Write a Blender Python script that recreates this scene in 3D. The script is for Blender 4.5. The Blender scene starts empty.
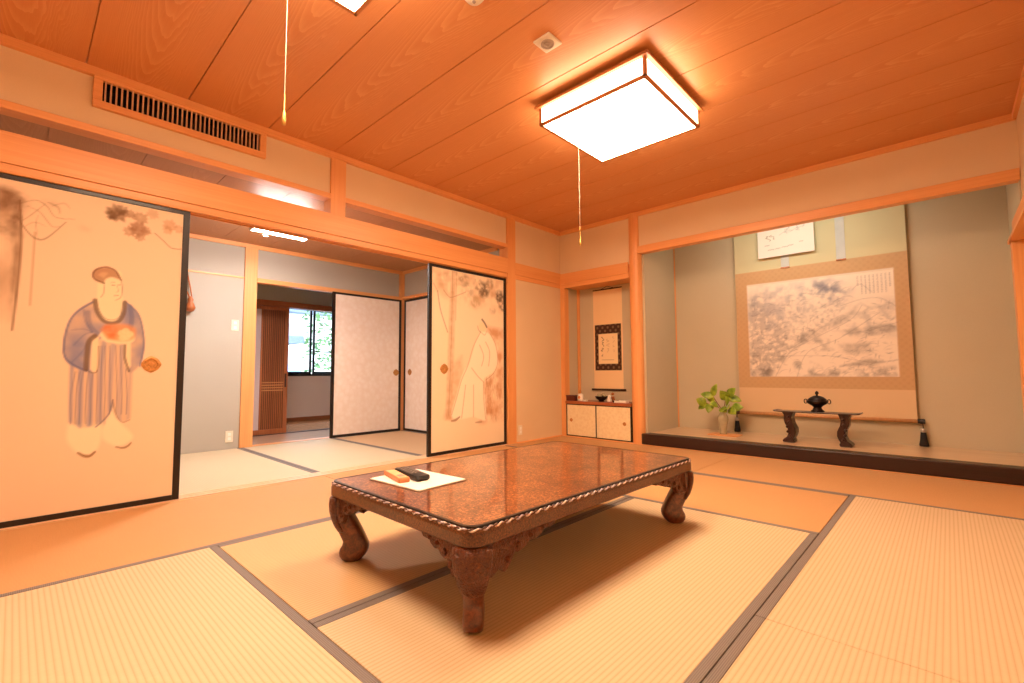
import bpy, math, random
import numpy as np
from mathutils import Vector, Matrix
random.seed(7)
PI = math.pi
sc = bpy.context.scene
COL = sc.collection

# ------------------------------------------------------------------ camera
F, CX, CY, H = 465.3, 3.530, -4.673, 0.78
YAW, PITCH, ROLL = math.radians(43.088), math.radians(3.815), math.radians(-0.319)
FWD = np.array([-math.sin(YAW)*math.cos(PITCH), math.cos(YAW)*math.cos(PITCH), math.sin(PITCH)])
R0 = np.array([math.cos(YAW), math.sin(YAW), 0.0]); U0 = np.cross(R0, FWD)
RT = math.cos(ROLL)*R0+math.sin(ROLL)*U0; UP = -math.sin(ROLL)*R0+math.cos(ROLL)*U0
def at(u, v, ax, val):
    """the point of a plane of the room (axis ax = val) that the photograph shows at pixel u, v"""
    d = RT*(u-512)/F-UP*(v-341.5)/F+FWD
    c = np.array([CX, CY, H]); return c+d*(val-c[ax])/d[ax]
cam = bpy.data.cameras.new('camera'); camo = bpy.data.objects.new('camera', cam); COL.objects.link(camo)
cam.sensor_width = 36; cam.lens = F/1024*36; cam.clip_start = 0.02; cam.clip_end = 200
m = Matrix.Identity(4)
for i in range(3):
    m[i][0], m[i][1], m[i][2] = RT[i], UP[i], -FWD[i]
m[0][3], m[1][3], m[2][3] = CX, CY, H
camo.matrix_world = m
sc.camera = camo

# ------------------------------------------------------------------ materials
def lin(c):
    return tuple(((x/255)/12.92 if x/255 <= .04045 else ((x/255+.055)/1.055)**2.4) for x in c)
class NT:
    def __init__(s, name):
        s.m = bpy.data.materials.new(name); s.m.use_nodes = True; s.t = s.m.node_tree
        s.b = s.t.nodes['Principled BSDF']
    def n(s, t, **kw):
        x = s.t.nodes.new(t)
        for k, v in kw.items():
            if k.startswith('i_'): x.inputs[k[2:].replace('_', ' ')].default_value = v
            else: setattr(x, k, v)
        return x
    def l(s, a, b): s.t.links.new(a, b)
    def math(s, op, a, b=None, c=None):
        x = s.n('ShaderNodeMath', operation=op)
        for i, v in enumerate((a, b, c)):
            if v is None: continue
            if hasattr(v, 'links'): s.l(v, x.inputs[i])
            else: x.inputs[i].default_value = v
        return x.outputs[0]
    def ramp(s, f, stops):
        r = s.n('ShaderNodeValToRGB'); e = r.color_ramp.elements
        while len(e) < len(stops): e.new(.5)
        for q, (p, c) in zip(e, stops): q.position = p; q.color = (*c, 1)
        s.l(f, r.inputs[0]); return r.outputs[0]
    def mix(s, f, a, b, mode='MIX'):
        x = s.n('ShaderNodeMix', data_type='RGBA', blend_type=mode)
        for v, i in ((f, 0), (a, 6), (b, 7)):
            if hasattr(v, 'links'): s.l(v, x.inputs[i])
            elif i == 0: x.inputs[0].default_value = v
            else: x.inputs[i].default_value = (*v, 1)
        return x.outputs[2]
    def obj(s, scale=(1, 1, 1)):
        tc = s.n('ShaderNodeTexCoord'); mp = s.n('ShaderNodeMapping'); mp.inputs['Scale'].default_value = scale
        s.l(tc.outputs['Object'], mp.inputs[0]); return mp.outputs[0]
    def noise(s, vec, scale, detail=3, rough=.5, dist=0):
        x = s.n('ShaderNodeTexNoise'); s.l(vec, x.inputs['Vector'])
        x.inputs['Scale'].default_value = scale; x.inputs['Detail'].default_value = detail
        x.inputs['Roughness'].default_value = rough; x.inputs['Distortion'].default_value = dist
        return x.outputs[0]
    def bump(s, h, strength=.3, dist=.002):
        b = s.n('ShaderNodeBump'); b.inputs['Strength'].default_value = strength; b.inputs['Distance'].default_value = dist
        s.l(h, b.inputs['Height']); s.l(b.outputs[0], s.b.inputs['Normal'])
    def done(s, color=None, rough=.5, metal=0, coat=0, spec=None):
        if color is not None:
            if hasattr(color, 'links'): s.l(color, s.b.inputs['Base Color'])
            else: s.b.inputs['Base Color'].default_value = (*color, 1)
        s.b.inputs['Roughness'].default_value = rough; s.b.inputs['Metallic'].default_value = metal
        s.b.inputs['Coat Weight'].default_value = coat
        if spec is not None: s.b.inputs['Specular IOR Level'].default_value = spec
        return s.m
def simple(name, rgb, rough=.5, metal=0, coat=0, var=.12, scale=40, bump=0, spec=None):
    t = NT(name); v = t.obj(); f = t.noise(v, scale, 3)
    c = lin(rgb)
    col = t.ramp(f, [(.25, tuple(x*(1-var) for x in c)), (.75, tuple(min(1, x*(1+var)) for x in c))])
    if bump: t.bump(f, bump, .002)
    return t.done(col, rough, metal, coat, spec)
def wood(name, axis, a, b, rough=.45, coat=0.0, fine=90, contrast=1.0):
    """straight-grained timber, the grain running along axis"""
    t = NT(name); sl, st = 1.2, fine
    v = t.obj(tuple(sl if i == axis else st for i in range(3)))
    v2 = t.obj(tuple(.5 if i == axis else 9 for i in range(3)))
    f = t.noise(v, 1.0, 3, .55); g = t.noise(v2, 1.0, 2, .5)
    h = t.math('ADD', t.math('MULTIPLY', f, .55*contrast), t.math('MULTIPLY', g, .45))
    col = t.ramp(h, [(.3, lin(a)), (.7, lin(b))])
    t.bump(f, .05, .001)
    return t.done(col, rough, coat=coat)
M = {}
HA, HB = (226, 152, 90), (242, 176, 112)
for i, k in enumerate('xyz'):
    M['wood_'+k] = wood('hinoki_timber_along_'+k, i, HA, HB, .42)
    M['dark_'+k] = wood('dark_stained_timber_along_'+k, i, (34, 15, 8), (66, 32, 18), .3)
    M['red_'+k] = wood('red_brown_lattice_timber_along_'+k, i, (138, 74, 38), (182, 108, 60), .45)
M['floorwood'] = wood('polished_corridor_boards', 1, (196, 126, 72), (224, 160, 104), .2, .5)

def m_ceiling(name, a, b, c, pitch, rough, off):
    t = NT(name); tc = t.n('ShaderNodeTexCoord'); sp = t.n('ShaderNodeSeparateXYZ'); t.l(tc.outputs['Object'], sp.inputs[0])
    yy = t.math('DIVIDE', t.math('ADD', sp.outputs[1], off), pitch)
    idx = t.math('FLOOR', yy); fr = t.math('MULTIPLY', t.math('SUBTRACT', t.math('FRACT', yy), .5), pitch)
    wn = t.n('ShaderNodeTexWhiteNoise', noise_dimensions='1D'); t.l(idx, wn.inputs['W']); rnd = wn.outputs[0]
    cmb = t.n('ShaderNodeCombineXYZ')
    t.l(t.math('MULTIPLY', sp.outputs[0], .9), cmb.inputs[0]); t.l(t.math('MULTIPLY', sp.outputs[1], 6), cmb.inputs[1]); t.l(t.math('MULTIPLY', rnd, 37), cmb.inputs[2])
    wob = t.noise(cmb.outputs[0], 1.6, 4, .55)
    y2 = t.math('ADD', fr, t.math('MULTIPLY', t.math('SUBTRACT', wob, .5), .075))
    f = t.math('ADD', t.math('MULTIPLY', t.math('MULTIPLY', y2, y2), 420), t.math('MULTIPLY', t.math('ADD', sp.outputs[0], t.math('MULTIPLY', rnd, 9)), -6.5))
    f = t.math('ADD', f, t.math('MULTIPLY', wob, 3.0))
    saw = t.math('FRACT', f)
    cm2 = t.n('ShaderNodeCombineXYZ'); t.l(t.math('MULTIPLY', sp.outputs[0], 3), cm2.inputs[0]); t.l(t.math('MULTIPLY', sp.outputs[1], 260), cm2.inputs[1]); t.l(rnd, cm2.inputs[2])
    fine = t.noise(cm2.outputs[0], 1, 2, .5)
    line = t.math('POWER', saw, 2.2)
    base = t.mix(fine, lin(a), lin(b))
    ctr = t.math('SUBTRACT', 1.0, t.math('MULTIPLY', t.math('ABSOLUTE', fr), 2.6))
    col = t.mix(t.math('MULTIPLY', line, t.math('MAXIMUM', t.math('MULTIPLY', ctr, .4), .07)), base, lin(c))
    t.bump(fine, .04, .001)
    return t.done(col, rough)
M['ceiling'] = m_ceiling('cedar_ceiling_boards', (206, 134, 80), (218, 148, 92), (240, 186, 130), .49, .42, .06)
M['ceiling2'] = m_ceiling('passage_ceiling_boards', (176, 118, 76), (192, 134, 90), (206, 152, 108), .45, .5, 0.0)

def m_plaster(name, rgb):
    t = NT(name); v = t.obj(); f = t.noise(v, 260, 4, .6); g = t.noise(v, 1.5, 2)
    c = lin(rgb)
    col = t.ramp(t.math('ADD', t.math('MULTIPLY', f, .5), t.math('MULTIPLY', g, .5)), [(.3, tuple(x*.93 for x in c)), (.7, tuple(x*1.05 for x in c))])
    t.bump(f, .15, .001)
    return t.done(col, .9, spec=.2)
M['plaster'] = m_plaster('beige_sand_plaster', (230, 200, 160))
M['plaster_alcove'] = m_plaster('grey_green_sand_plaster', (206, 190, 160))
M['plaster2'] = m_plaster('pale_grey_sand_plaster', (184, 178, 166))
M['plaster3'] = m_plaster('passage_white_plaster', (242, 218, 204))

def m_tatami():
    t = NT('woven_rush_matting'); tc = t.n('ShaderNodeTexCoord'); sp = t.n('ShaderNodeSeparateXYZ'); t.l(tc.outputs['Object'], sp.inputs[0])
    oi = t.n('ShaderNodeObjectInfo')
    rib = t.math('ABSOLUTE', t.math('SINE', t.math('MULTIPLY', sp.outputs[1], PI/.0156)))
    groove = t.math('SUBTRACT', 1.0, t.math('POWER', rib, .45))
    rush = t.noise(t.obj((700, 6, 1)), 1, 2, .5)
    big = t.noise(t.obj((2, 2, 2)), 1.3, 3, .6)
    c = t.mix(t.math('MULTIPLY', rush, .55), (.86, .86, .84), (1.12, 1.12, 1.10))
    c = t.mix(1.0, oi.outputs['Color'], c, 'MULTIPLY')
    c = t.mix(t.math('MULTIPLY', groove, .75), c, t.mix(1.0, c, (.66, .56, .42), 'MULTIPLY'))
    c = t.mix(t.math('MULTIPLY', big, .22), c, t.mix(1.0, c, (.9, .84, .74), 'MULTIPLY'))
    t.bump(t.math('ADD', t.math('MULTIPLY', rib, .8), t.math('MULTIPLY', rush, .2)), .35, .0018)
    return t.done(c, .62, spec=.3)
M['tatami'] = m_tatami()
def m_heri():
    t = NT('mat_border_cloth'); v = t.obj()
    sp = t.n('ShaderNodeSeparateXYZ'); t.l(v, sp.inputs[0])
    a = t.math('SINE', t.math('MULTIPLY', t.math('ADD', sp.outputs[0], sp.outputs[1]), 2*PI/.011))
    b = t.math('SINE', t.math('MULTIPLY', t.math('SUBTRACT', sp.outputs[0], sp.outputs[1]), 2*PI/.011))
    ck = t.math('MULTIPLY', a, b)
    col = t.ramp(t.math('MULTIPLY_ADD', ck, .5, .5), [(.3, lin((104, 96, 92))), (.75, lin((140, 130, 124)))])
    t.bump(ck, .1, .0006)
    return t.done(col, .7)
M['heri'] = m_heri()
M['shell'] = simple('rush_underlay', (214, 172, 124), .8)

def m_burl(name, stops, scale, rough, coat):
    t = NT(name); v = t.obj(); f = t.noise(v, scale, 5, .75, .6); g = t.noise(v, 7, 3, .6)
    col = t.ramp(t.math('ADD', t.math('MULTIPLY', f, .8), t.math('MULTIPLY', g, .2)), stops)
    t.b.inputs['Coat Roughness'].default_value = .05; t.b.inputs['Coat IOR'].default_value = 1.6
    return t.done(col, rough, coat=coat)
M['burl'] = m_burl('lacquered_burl', [(.39, lin((36, 11, 4))), (.5, lin((112, 50, 20))), (.62, lin((204, 136, 84)))], 120, .3, 1.0)
M['edge'] = m_burl('speckled_table_edge', [(.38, lin((42, 17, 5))), (.52, lin((92, 46, 16))), (.66, lin((136, 80, 34)))], 190, .35, .4)
def m_carved():
    t = NT('carved_table_wood'); v = t.obj()
    vo = t.n('ShaderNodeTexVoronoi'); t.l(v, vo.inputs['Vector']); vo.inputs['Scale'].default_value = 42
    f = t.noise(v, 60, 4, .6, 2.5)
    col = t.ramp(t.math('ADD', t.math('MULTIPLY', f, .7), t.math('MULTIPLY', t.noise(v, 150, 3), .35)), [(.3, lin((48, 18, 6))), (.52, lin((98, 44, 16))), (.75, lin((140, 76, 34)))])
    t.bump(t.math('ADD', t.math('MULTIPLY', vo.outputs[0], .6), t.math('MULTIPLY', t.noise(v, 34, 3, .6, 3.5), 1.6)), .9, .012)
    return t.done(col, .34, coat=.3)
M['carved'] = m_carved()
M['tableleg'] = m_burl('polished_leg_wood', [(.35, lin((46, 17, 7))), (.5, lin((92, 40, 16))), (.66, lin((128, 62, 28)))], 40, .28, .5)
def m_pearl():
    t = NT('mother_of_pearl'); v = t.obj(); f = t.noise(v, 55, 2, .6)
    col = t.ramp(f, [(.3, lin((214, 190, 176))), (.45, lin((178, 168, 190))), (.55, lin((236, 214, 196))), (.7, lin((206, 150, 120)))])
    return t.done(col, .18, coat=.5)
M['pearl'] = m_pearl()
M['lacquer'] = simple('black_brown_lacquer', (26, 15, 10), .42, coat=.05)
M['kamachi'] = wood('dark_lacquered_beam', 0, (10, 4, 2), (46, 19, 8), .4, .1, 50, 1.6)
M['pull'] = simple('aged_gilt_metal', (198, 140, 78), .42, .35, var=.3, scale=70, bump=.3)
M['bronze'] = simple('dark_bronze', (38, 28, 24), .35, .6, var=.3, scale=60, bump=.2)
M['white'] = simple('white_card', (245, 240, 230), .6, var=.02)
M['plastic'] = simple('cream_plastic', (232, 220, 200), .4, var=.03)
M['black'] = simple('black_plastic', (26, 24, 24), .35)
M['grey'] = simple('grey_rubber', (150, 138, 130), .5)
M['ink'] = simple('black_silk', (26, 20, 18), .7)
M['silver'] = simple('silver_ring', (190, 180, 170), .3, .8)
M['redbox'] = simple('dark_red_lacquer', (92, 28, 20), .3, coat=.4)
M['celadon'] = simple('grey_celadon_glaze', (176, 164, 132), .22, coat=.6, var=.1, scale=25)
M['stem'] = simple('brown_twig', (120, 84, 48), .6)
def m_leaf():
    t = NT('fresh_leaf'); v = t.obj(); f = t.noise(v, 18, 3)
    col = t.ramp(f, [(.3, lin((96, 128, 22))), (.7, lin((176, 190, 58)))])
    t.b.inputs['Subsurface Weight'].default_value = .0
    return t.done(col, .4)
M['leaf'] = m_leaf()
M['orange'] = simple('tan_plastic', (212, 136, 84), .45, var=.05)
M['dark_hole'] = simple('dark_duct', (22, 15, 11), .9)
M['slat'] = simple('grey_brown_louvre', (206, 160, 122), .5)
M['alu'] = simple('dark_window_aluminium', (40, 32, 30), .4, .3)
M['gourd'] = simple('brown_gourd', (176, 100, 50), .4, coat=.3)
M['cord'] = simple('cream_cord', (240, 222, 196), .7)
M['brass'] = simple('brass_cap', (214, 170, 90), .35, .5)
def m_emit(name, rgb, s):
    t = NT(name); t.b.inputs['Emission Color'].default_value = (*rgb, 1); t.b.inputs['Emission Strength'].default_value = s
    return t.done((.85, .8, .7), .5)
LAMP_RGB, LAMP_S = (1.0, .71, .47), 41.5
M['lamp'] = m_emit('lit_paper_diffuser', LAMP_RGB, LAMP_S)
M['lamp_side'] = m_emit('lit_paper_side_panel', LAMP_RGB, 16.0)
M['tube'] = m_emit('lit_fluorescent_cover', (1.0, .90, .85), 240.0)
M['tube_side'] = m_emit('fluorescent_cover_edge', (1.0, .90, .85), 45.0)
def m_paint(name, rough=.75, sheen=0):
    t = NT(name); a = t.n('ShaderNodeVertexColor'); a.layer_name = 'Col'
    return t.done(a.outputs[0], rough, spec=.25)
M['paint'] = m_paint('ink_and_colour_on_paper')
def m_paper(name, rgb, rgb2, sc_, rough=.7):
    t = NT(name); v = t.obj(); f = t.noise(v, sc_, 4, .6, 1.0)
    vo = t.n('ShaderNodeTexVoronoi'); t.l(v, vo.inputs['Vector']); vo.inputs['Scale'].default_value = sc_
    col = t.ramp(t.math('ADD', t.math('MULTIPLY', f, .6), t.math('MULTIPLY', vo.outputs[0], .5)), [(.35, lin(rgb)), (.7, lin(rgb2))])
    return t.done(col, rough, spec=.3)
M['whitefusuma'] = m_paper('pale_patterned_paper', (246, 232, 220), (240, 222, 206), 16)
M['goldpaper'] = m_paper('gold_flecked_paper', (238, 216, 172), (246, 228, 188), 34)
M['frost'] = simple('frosted_panel', (206, 188, 190), .5, var=.02)
def m_glass():
    t = NT('window_pane_glass'); t.t.nodes.remove(t.b)
    o = t.t.nodes['Material Output']; tr = t.n('ShaderNodeBsdfTransparent'); gl = t.n('ShaderNodeBsdfGlossy'); gl.inputs['Roughness'].default_value = .02
    mx = t.n('ShaderNodeMixShader'); mx.inputs[0].default_value = .06
    t.l(tr.outputs[0], mx.inputs[1]); t.l(gl.outputs[0], mx.inputs[2]); t.l(mx.outputs[0], o.inputs[0])
    return t.m
M['glass'] = m_glass()
M['exwall'] = simple('outdoor_white_render', (226, 228, 228), .8, var=.04)
M['exroof'] = simple('blue_grey_roof', (96, 108, 132), .6)
M['exdark'] = simple('weathered_boards', (72, 70, 80), .8)
M['exground'] = simple('pale_gravel', (196, 206, 200), .9, var=.1)
M['blue'] = simple('pale_blue_sheet', (120, 160, 214), .6)
M['foliage'] = simple('garden_foliage', (84, 118, 66), .6, var=.3, scale=8)
M['bark'] = simple('garden_bark', (92, 82, 72), .8)

# ------------------------------------------------------------------ mesh helpers
class MB:
    def __init__(s): s.v, s.f, s.mi, s.cur = [], [], [], 0
    def add(s, vs, fs):
        o = len(s.v); s.v += [tuple(map(float, p)) for p in vs]
        for f in fs: s.f.append(tuple(i+o for i in f)); s.mi.append(s.cur)
        return s
    def box(s, x0, x1, y0, y1, z0, z1):
        x0, x1 = min(x0, x1), max(x0, x1); y0, y1 = min(y0, y1), max(y0, y1); z0, z1 = min(z0, z1), max(z0, z1)
        return s.add([(x0,y0,z0),(x1,y0,z0),(x1,y1,z0),(x0,y1,z0),(x0,y0,z1),(x1,y0,z1),(x1,y1,z1),(x0,y1,z1)],
                     [(0,3,2,1),(4,5,6,7),(0,1,5,4),(1,2,6,5),(2,3,7,6),(3,0,4,7)])
    def prism(s, poly, fn0, fn1):
        n = len(poly); a = [fn0(*p) for p in poly]; b = [fn1(*p) for p in poly]
        return s.add(a+b, [tuple(range(n-1, -1, -1)), tuple(range(n, 2*n))]+[(i, (i+1) % n, n+(i+1) % n, n+i) for i in range(n)])
    def slab(s, poly, z0, z1): return s.prism(poly, lambda x, y: (x, y, z0), lambda x, y: (x, y, z1))
    def loft(s, rings):
        n = len(rings[0]); vs = [p for r in rings for p in r]; fs = []
        for k in range(len(rings)-1):
            for i in range(n): fs.append((k*n+i, k*n+(i+1) % n, (k+1)*n+(i+1) % n, (k+1)*n+i))
        fs.append(tuple(range(n-1, -1, -1))); fs.append(tuple((len(rings)-1)*n+i for i in range(n)))
        return s.add(vs, fs)
    def lathe(s, prof, c=(0, 0, 0), n=24, sx=1, sy=1):
        return s.loft([[(c[0]+r*sx*math.cos(2*PI*i/n), c[1]+r*sy*math.sin(2*PI*i/n), c[2]+z) for i in range(n)] for r, z in prof])
    def tube(s, pts, r, n=8):
        pts = [Vector(p) for p in pts]; rs = r if isinstance(r, (list, tuple)) else [r]*len(pts); rings = []
        up = None
        for i, p in enumerate(pts):
            d = (pts[min(i+1, len(pts)-1)]-pts[max(i-1, 0)]).normalized()
            if up is None: up = d.orthogonal().normalized()
            up = (up-d*up.dot(d)).normalized(); w = d.cross(up)
            rings.append([tuple(p+(up*math.cos(2*PI*k/n)+w*math.sin(2*PI*k/n))*rs[i]) for k in range(n)])
        return s.loft(rings)
    def ball(s, c, r, n=12, sz=1):
        pr = [(max(1e-4, r*math.sin(PI*k/n)), -r*sz*math.cos(PI*k/n)) for k in range(n+1)]
        return s.lathe(pr, c, 2*n)
def obj(name, mb, mats, parent=None, bevel=0, smooth=False, seg=2):
    me = bpy.data.meshes.new(name); me.from_pydata(mb.v, [], mb.f)
    if not isinstance(mats, (list, tuple)): mats = [mats]
    for x in mats: me.materials.append(M[x] if isinstance(x, str) else x)
    if len(mats) > 1: me.polygons.foreach_set('material_index', mb.mi)
    if smooth: me.polygons.foreach_set('use_smooth', [True]*len(me.polygons))
    me.update()
    o = bpy.data.objects.new(name, me); COL.objects.link(o)
    if parent: o.parent = parent
    if bevel:
        b = o.modifiers.new('edge', 'BEVEL'); b.width = bevel; b.segments = seg; b.limit_method = 'ANGLE'; b.angle_limit = math.radians(40)
    return o
def tag(o, label, cat, group=None, kind=None):
    o['label'] = label; o['category'] = cat
    if group: o['group'] = group
    if kind: o['kind'] = kind
    return o
def thing(name, loc, label, cat, group=None, rz=0, kind=None):
    o = bpy.data.objects.new(name, None); COL.objects.link(o); o.location = loc; o.rotation_euler = (0, 0, rz)
    o.empty_display_size = .1
    return tag(o, label, cat, group, kind)
def part_label(o, s): o['label'] = s; return o
def struct(name, mb, mat, label, cat, bevel=0, parent=None, smooth=False):
    o = obj(name, mb, mat, parent, bevel, smooth); return tag(o, label, cat, kind='structure')
def B(*a): return MB().box(*a)
def copy_tree(o, parent=None):
    c = o.copy(); COL.objects.link(c)
    if parent: c.parent = parent
    for ch in list(o.children): copy_tree(ch, c)
    return c

# ------------------------------------------------------------------ painter: ink and colour onto a fine sheet (vertex colours)
class Sheet:
    def __init__(s, x0, x1, y0, y1, res, base):
        s.x0, s.x1, s.y0, s.y1 = x0, x1, y0, y1
        s.W = int(round((x1-x0)/res))+1; s.H = int(round((y1-y0)/res))+1; s.res = res
        s.X, s.Y = np.meshgrid(np.linspace(x0, x1, s.W), np.linspace(y0, y1, s.H))
        s.c = np.ones((s.H, s.W, 3))*np.array(lin(base)); s.rng = np.random.default_rng(5)
    def noise(s, sc_, oct_=3, seed=0, ax=1.0, ay=1.0):
        out = np.zeros_like(s.X); amp, tot = 1.0, 0
        for o in range(oct_):
            fx, fy = sc_*ax*2**o, sc_*ay*2**o
            gx, gy = (s.X-s.x0)*fx, (s.Y-s.y0)*fy
            r = np.random.default_rng(seed*31+o).random((int(gy.max())+3, int(gx.max())+3))
            ix, iy = gx.astype(int), gy.astype(int); tx, ty = gx-ix, gy-iy
            tx, ty = tx*tx*(3-2*tx), ty*ty*(3-2*ty)
            out += amp*((r[iy, ix]*(1-tx)+r[iy, ix+1]*tx)*(1-ty)+(r[iy+1, ix]*(1-tx)+r[iy+1, ix+1]*tx)*ty); tot += amp; amp *= .5
        return out/tot
    def wash(s, a, rgb):
        a = np.clip(a, 0, 1)[..., None]; s.c = s.c*(1-a)+np.array(lin(rgb))*a
    def dist(s, pts):
        d = np.full(s.X.shape, 9.0); tt = np.zeros_like(d); n = len(pts)-1
        for i in range(n):
            (ax, ay), (bx, by) = pts[i], pts[i+1]; ux, uy = bx-ax, by-ay; L = ux*ux+uy*uy+1e-12
            t = np.clip(((s.X-ax)*ux+(s.Y-ay)*uy)/L, 0, 1)
            q = np.hypot(s.X-ax-t*ux, s.Y-ay-t*uy); k = q < d; d[k] = q[k]; tt[k] = ((i+t)/n)[k]
        return d, tt
    def stroke(s, pts, w, rgb, a=1, taper=0, soft=None):
        d, t = s.dist(pts); ww = w*(1-taper*np.abs(2*t-1)) if taper else w
        soft = soft or max(s.res*.8, w*.35)
        s.wash(a*np.clip((ww/2+soft/2-d)/soft, 0, 1), rgb)
    def mask(s, poly, soft=None):
        soft = soft or s.res; ins = np.zeros(s.X.shape, bool); n = len(poly)
        for i in range(n):
            (ax, ay), (bx, by) = poly[i], poly[(i+1) % n]
            if ay == by: continue
            c = ((ay > s.Y) != (by > s.Y)) & (s.X < (bx-ax)*(s.Y-ay)/(by-ay)+ax); ins ^= c
        d, _ = s.dist(list(poly)+[poly[0]])
        return np.clip(.5+np.where(ins, d, -d)/soft, 0, 1)
    def fill(s, poly, rgb, a=1, soft=None): s.wash(a*s.mask(poly, soft), rgb)
    def blob(s, x, y, rx, ry, rgb, a=1, soft=.5):
        d = np.hypot((s.X-x)/rx, (s.Y-y)/ry); s.wash(a*np.clip((1+soft/2-d)/soft, 0, 1), rgb)
    def build(s, name, parent, fn, mat='paint'):
        W, Hh = s.W, s.H; me = bpy.data.meshes.new(name)
        co = np.stack(fn(s.X, s.Y), -1).reshape(-1, 3)
        i = np.arange(W*Hh).reshape(Hh, W); q = np.stack([i[:-1, :-1], i[:-1, 1:], i[1:, 1:], i[1:, :-1]], -1).reshape(-1, 4)
        me.from_pydata(co.tolist(), [], q.tolist())
        at_ = me.color_attributes.new('Col', 'FLOAT_COLOR', 'POINT')
        at_.data.foreach_set('color', np.concatenate([s.c.reshape(-1, 3), np.ones((W*Hh, 1))], 1).astype(np.float32).ravel())
        me.materials.append(M[mat]); me.update()
        o = bpy.data.objects.new(name, me); COL.objects.link(o); o.parent = parent; return o
def smooth_path(pts, k=6):
    p = [np.array(q, float) for q in pts]; out = []
    for i in range(len(p)-1):
        a, b, c, d = p[max(i-1, 0)], p[i], p[i+1], p[min(i+2, len(p)-1)]
        for j in range(k):
            t = j/k; out.append(tuple(.5*((2*b)+(c-a)*t+(2*a-5*b+4*c-d)*t*t+(3*b-a-3*c+d)*t**3)))
    return out+[tuple(p[-1])]

# ================================================================== THE ROOM
ZC = 2.555          # ceiling
W_, RX = 3.96, 3.96 # room width
YR = -6.1           # rear wall
AD = .84            # depth of the alcove
S = lambda *a, **k: struct(*a, **k)
# floor slab
fl = MB().box(-.14, 4.1, YR-.1, .02, -.12, -.056).box(-.14, 4.1, YR, -5.02, -.056, 0).box(-2.1, -.14, -5.1, -.9, -.12, -.056).box(-1.99, -.14, -5.0, -4.003, -.056, 0)
S('floor', fl, 'shell', 'rush coloured floor below the mats of the main room', 'floor')
# ceiling with separate boards
c = MB().box(-.02, 4.0, YR, .02, ZC+.014, ZC+.05)
ys = [0.0]+[-.06-.49*k for k in range(1, 13)]+[YR]
for a, b in zip(ys[:-1], ys[1:]): c.box(0, RX, a-.0025, b+.0025, ZC, ZC+.014)
S('ceiling', c, 'ceiling', 'wide grained wooden board ceiling of the main room', 'ceiling', bevel=.0015)

# left wall plaster
wl = MB()
wl.box(-.10, -.012, YR, -.84, 2.215, 2.33).box(-.10, -.012, YR, -4.42, 2.33, ZC).box(-.10, -.012, -3.515, -.84, 2.33, ZC)
wl.box(-.10, -.012, -4.42, -3.515, 2.515, ZC)
wl.box(-.12, 0, -.9, .02, -.056, ZC)
wl.box(-.12, 0, YR, -4.95, -.056, 1.84)
S('wall_left', wl, 'plaster', 'sand plaster of the left wall above and beside the sliding doors', 'wall')
# back wall: above niche, above alcove
wb = MB().box(.0, .97, 0, .06, 1.99, ZC).box(1.05, 4.05, .0, .05, 2.13, ZC)
S('wall_back', wb, 'plaster', 'plaster of the back wall above the niche and the alcove', 'wall')
wn = MB().box(-.02, .06, .005, .34, -.056, 1.9).box(.0, 1.10, .30, .36, -.056, 2.0).box(.955, 1.10, .06, .32, -.056, 2.0)
S('wall_niche', wn, 'plaster_alcove', 'plaster lining of the narrow niche left of the alcove', 'wall')
S('ceiling_niche', MB().box(.0, 1.0, .0, .34, 1.84, 1.9), 'wood_x', 'small wooden ceiling of the narrow niche', 'ceiling')
wa = MB().box(1.05, 1.122, .05, AD+.06, -.056, 2.62).box(1.05, 4.05, AD, AD+.08, -.056, 2.62).box(3.95, 4.03, .02, AD+.06, -.056, 2.62).box(1.05, 4.05, .03, AD+.06, 2.56, 2.62)
S('wall_alcove', wa, 'plaster_alcove', 'grey green plaster lining of the deep alcove behind the scroll', 'wall')
wr = MB().box(RX, RX+.1, YR, .02, -.056, ZC)
S('wall_right', wr, 'plaster', 'plaster of the right wall at the edge of the photo', 'wall')
rear = MB().box(-.1, 4.06, YR-.1, YR, -.056, ZC)
S('wall_rear', rear, 'plaster', 'plaster wall behind the camera', 'wall')

# --- timber trim (each piece its own object)
tn = [0]
def trim(mb, mat, label, cat='wood trim', bevel=.003):
    tn[0] += 1; return S('trim_%d' % tn[0], mb, mat, label, cat, bevel=bevel)
trim(B(-.02, .022, YR, 0, 2.508, ZC+.002), 'wood_y', 'ceiling edge strip along the left wall', 'ceiling trim')
trim(B(.022, RX, -.022, .01, 2.508, ZC+.002), 'wood_x', 'ceiling edge strip along the back wall', 'ceiling trim')
trim(B(RX-.022, RX+.01, YR, -.022, 2.512, ZC+.002), 'wood_y', 'ceiling edge strip along the right wall', 'ceiling trim')
trim(B(-.1, .012, YR, -.97, 1.882, 2.05), 'wood_y', 'long wooden lintel beam above the painted sliding doors', 'lintel')
trim(B(-.095, .0, YR, -.97, 1.842, 1.882).box(-.012, .003, YR, -.97, 1.832, 1.842).box(-.052, -.042, YR, -.97, 1.832, 1.842).box(-.095, -.083, YR, -.97, 1.832, 1.842), 'wood_y', 'grooved door head rail directly above the painted sliding doors', 'rail')
trim(B(-.10, .006, YR, -.97, 2.172, 2.215), 'wood_y', 'slim rail over the open transom slot', 'rail')
trim(B(-.115, .009, -3.01, -2.885, 2.05, 2.512), 'wood_z', 'short strut between the door lintel and the ceiling', 'post')
trim(B(-.115, .009, -5.02, -4.92, -.056, 2.512), 'wood_z', 'post at the far left end of the door opening', 'post')
trim(B(-.12, .012, -.975, -.845, -.056, 2.512), 'wood_z', 'square post right of the bearded sage sliding door'.replace('bearded sage ', ''), 'post')
trim(B(0, .014, -.845, .0, 1.882, 2.02), 'wood_y', 'wall beam between the door post and the corner', 'lintel')
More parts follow.
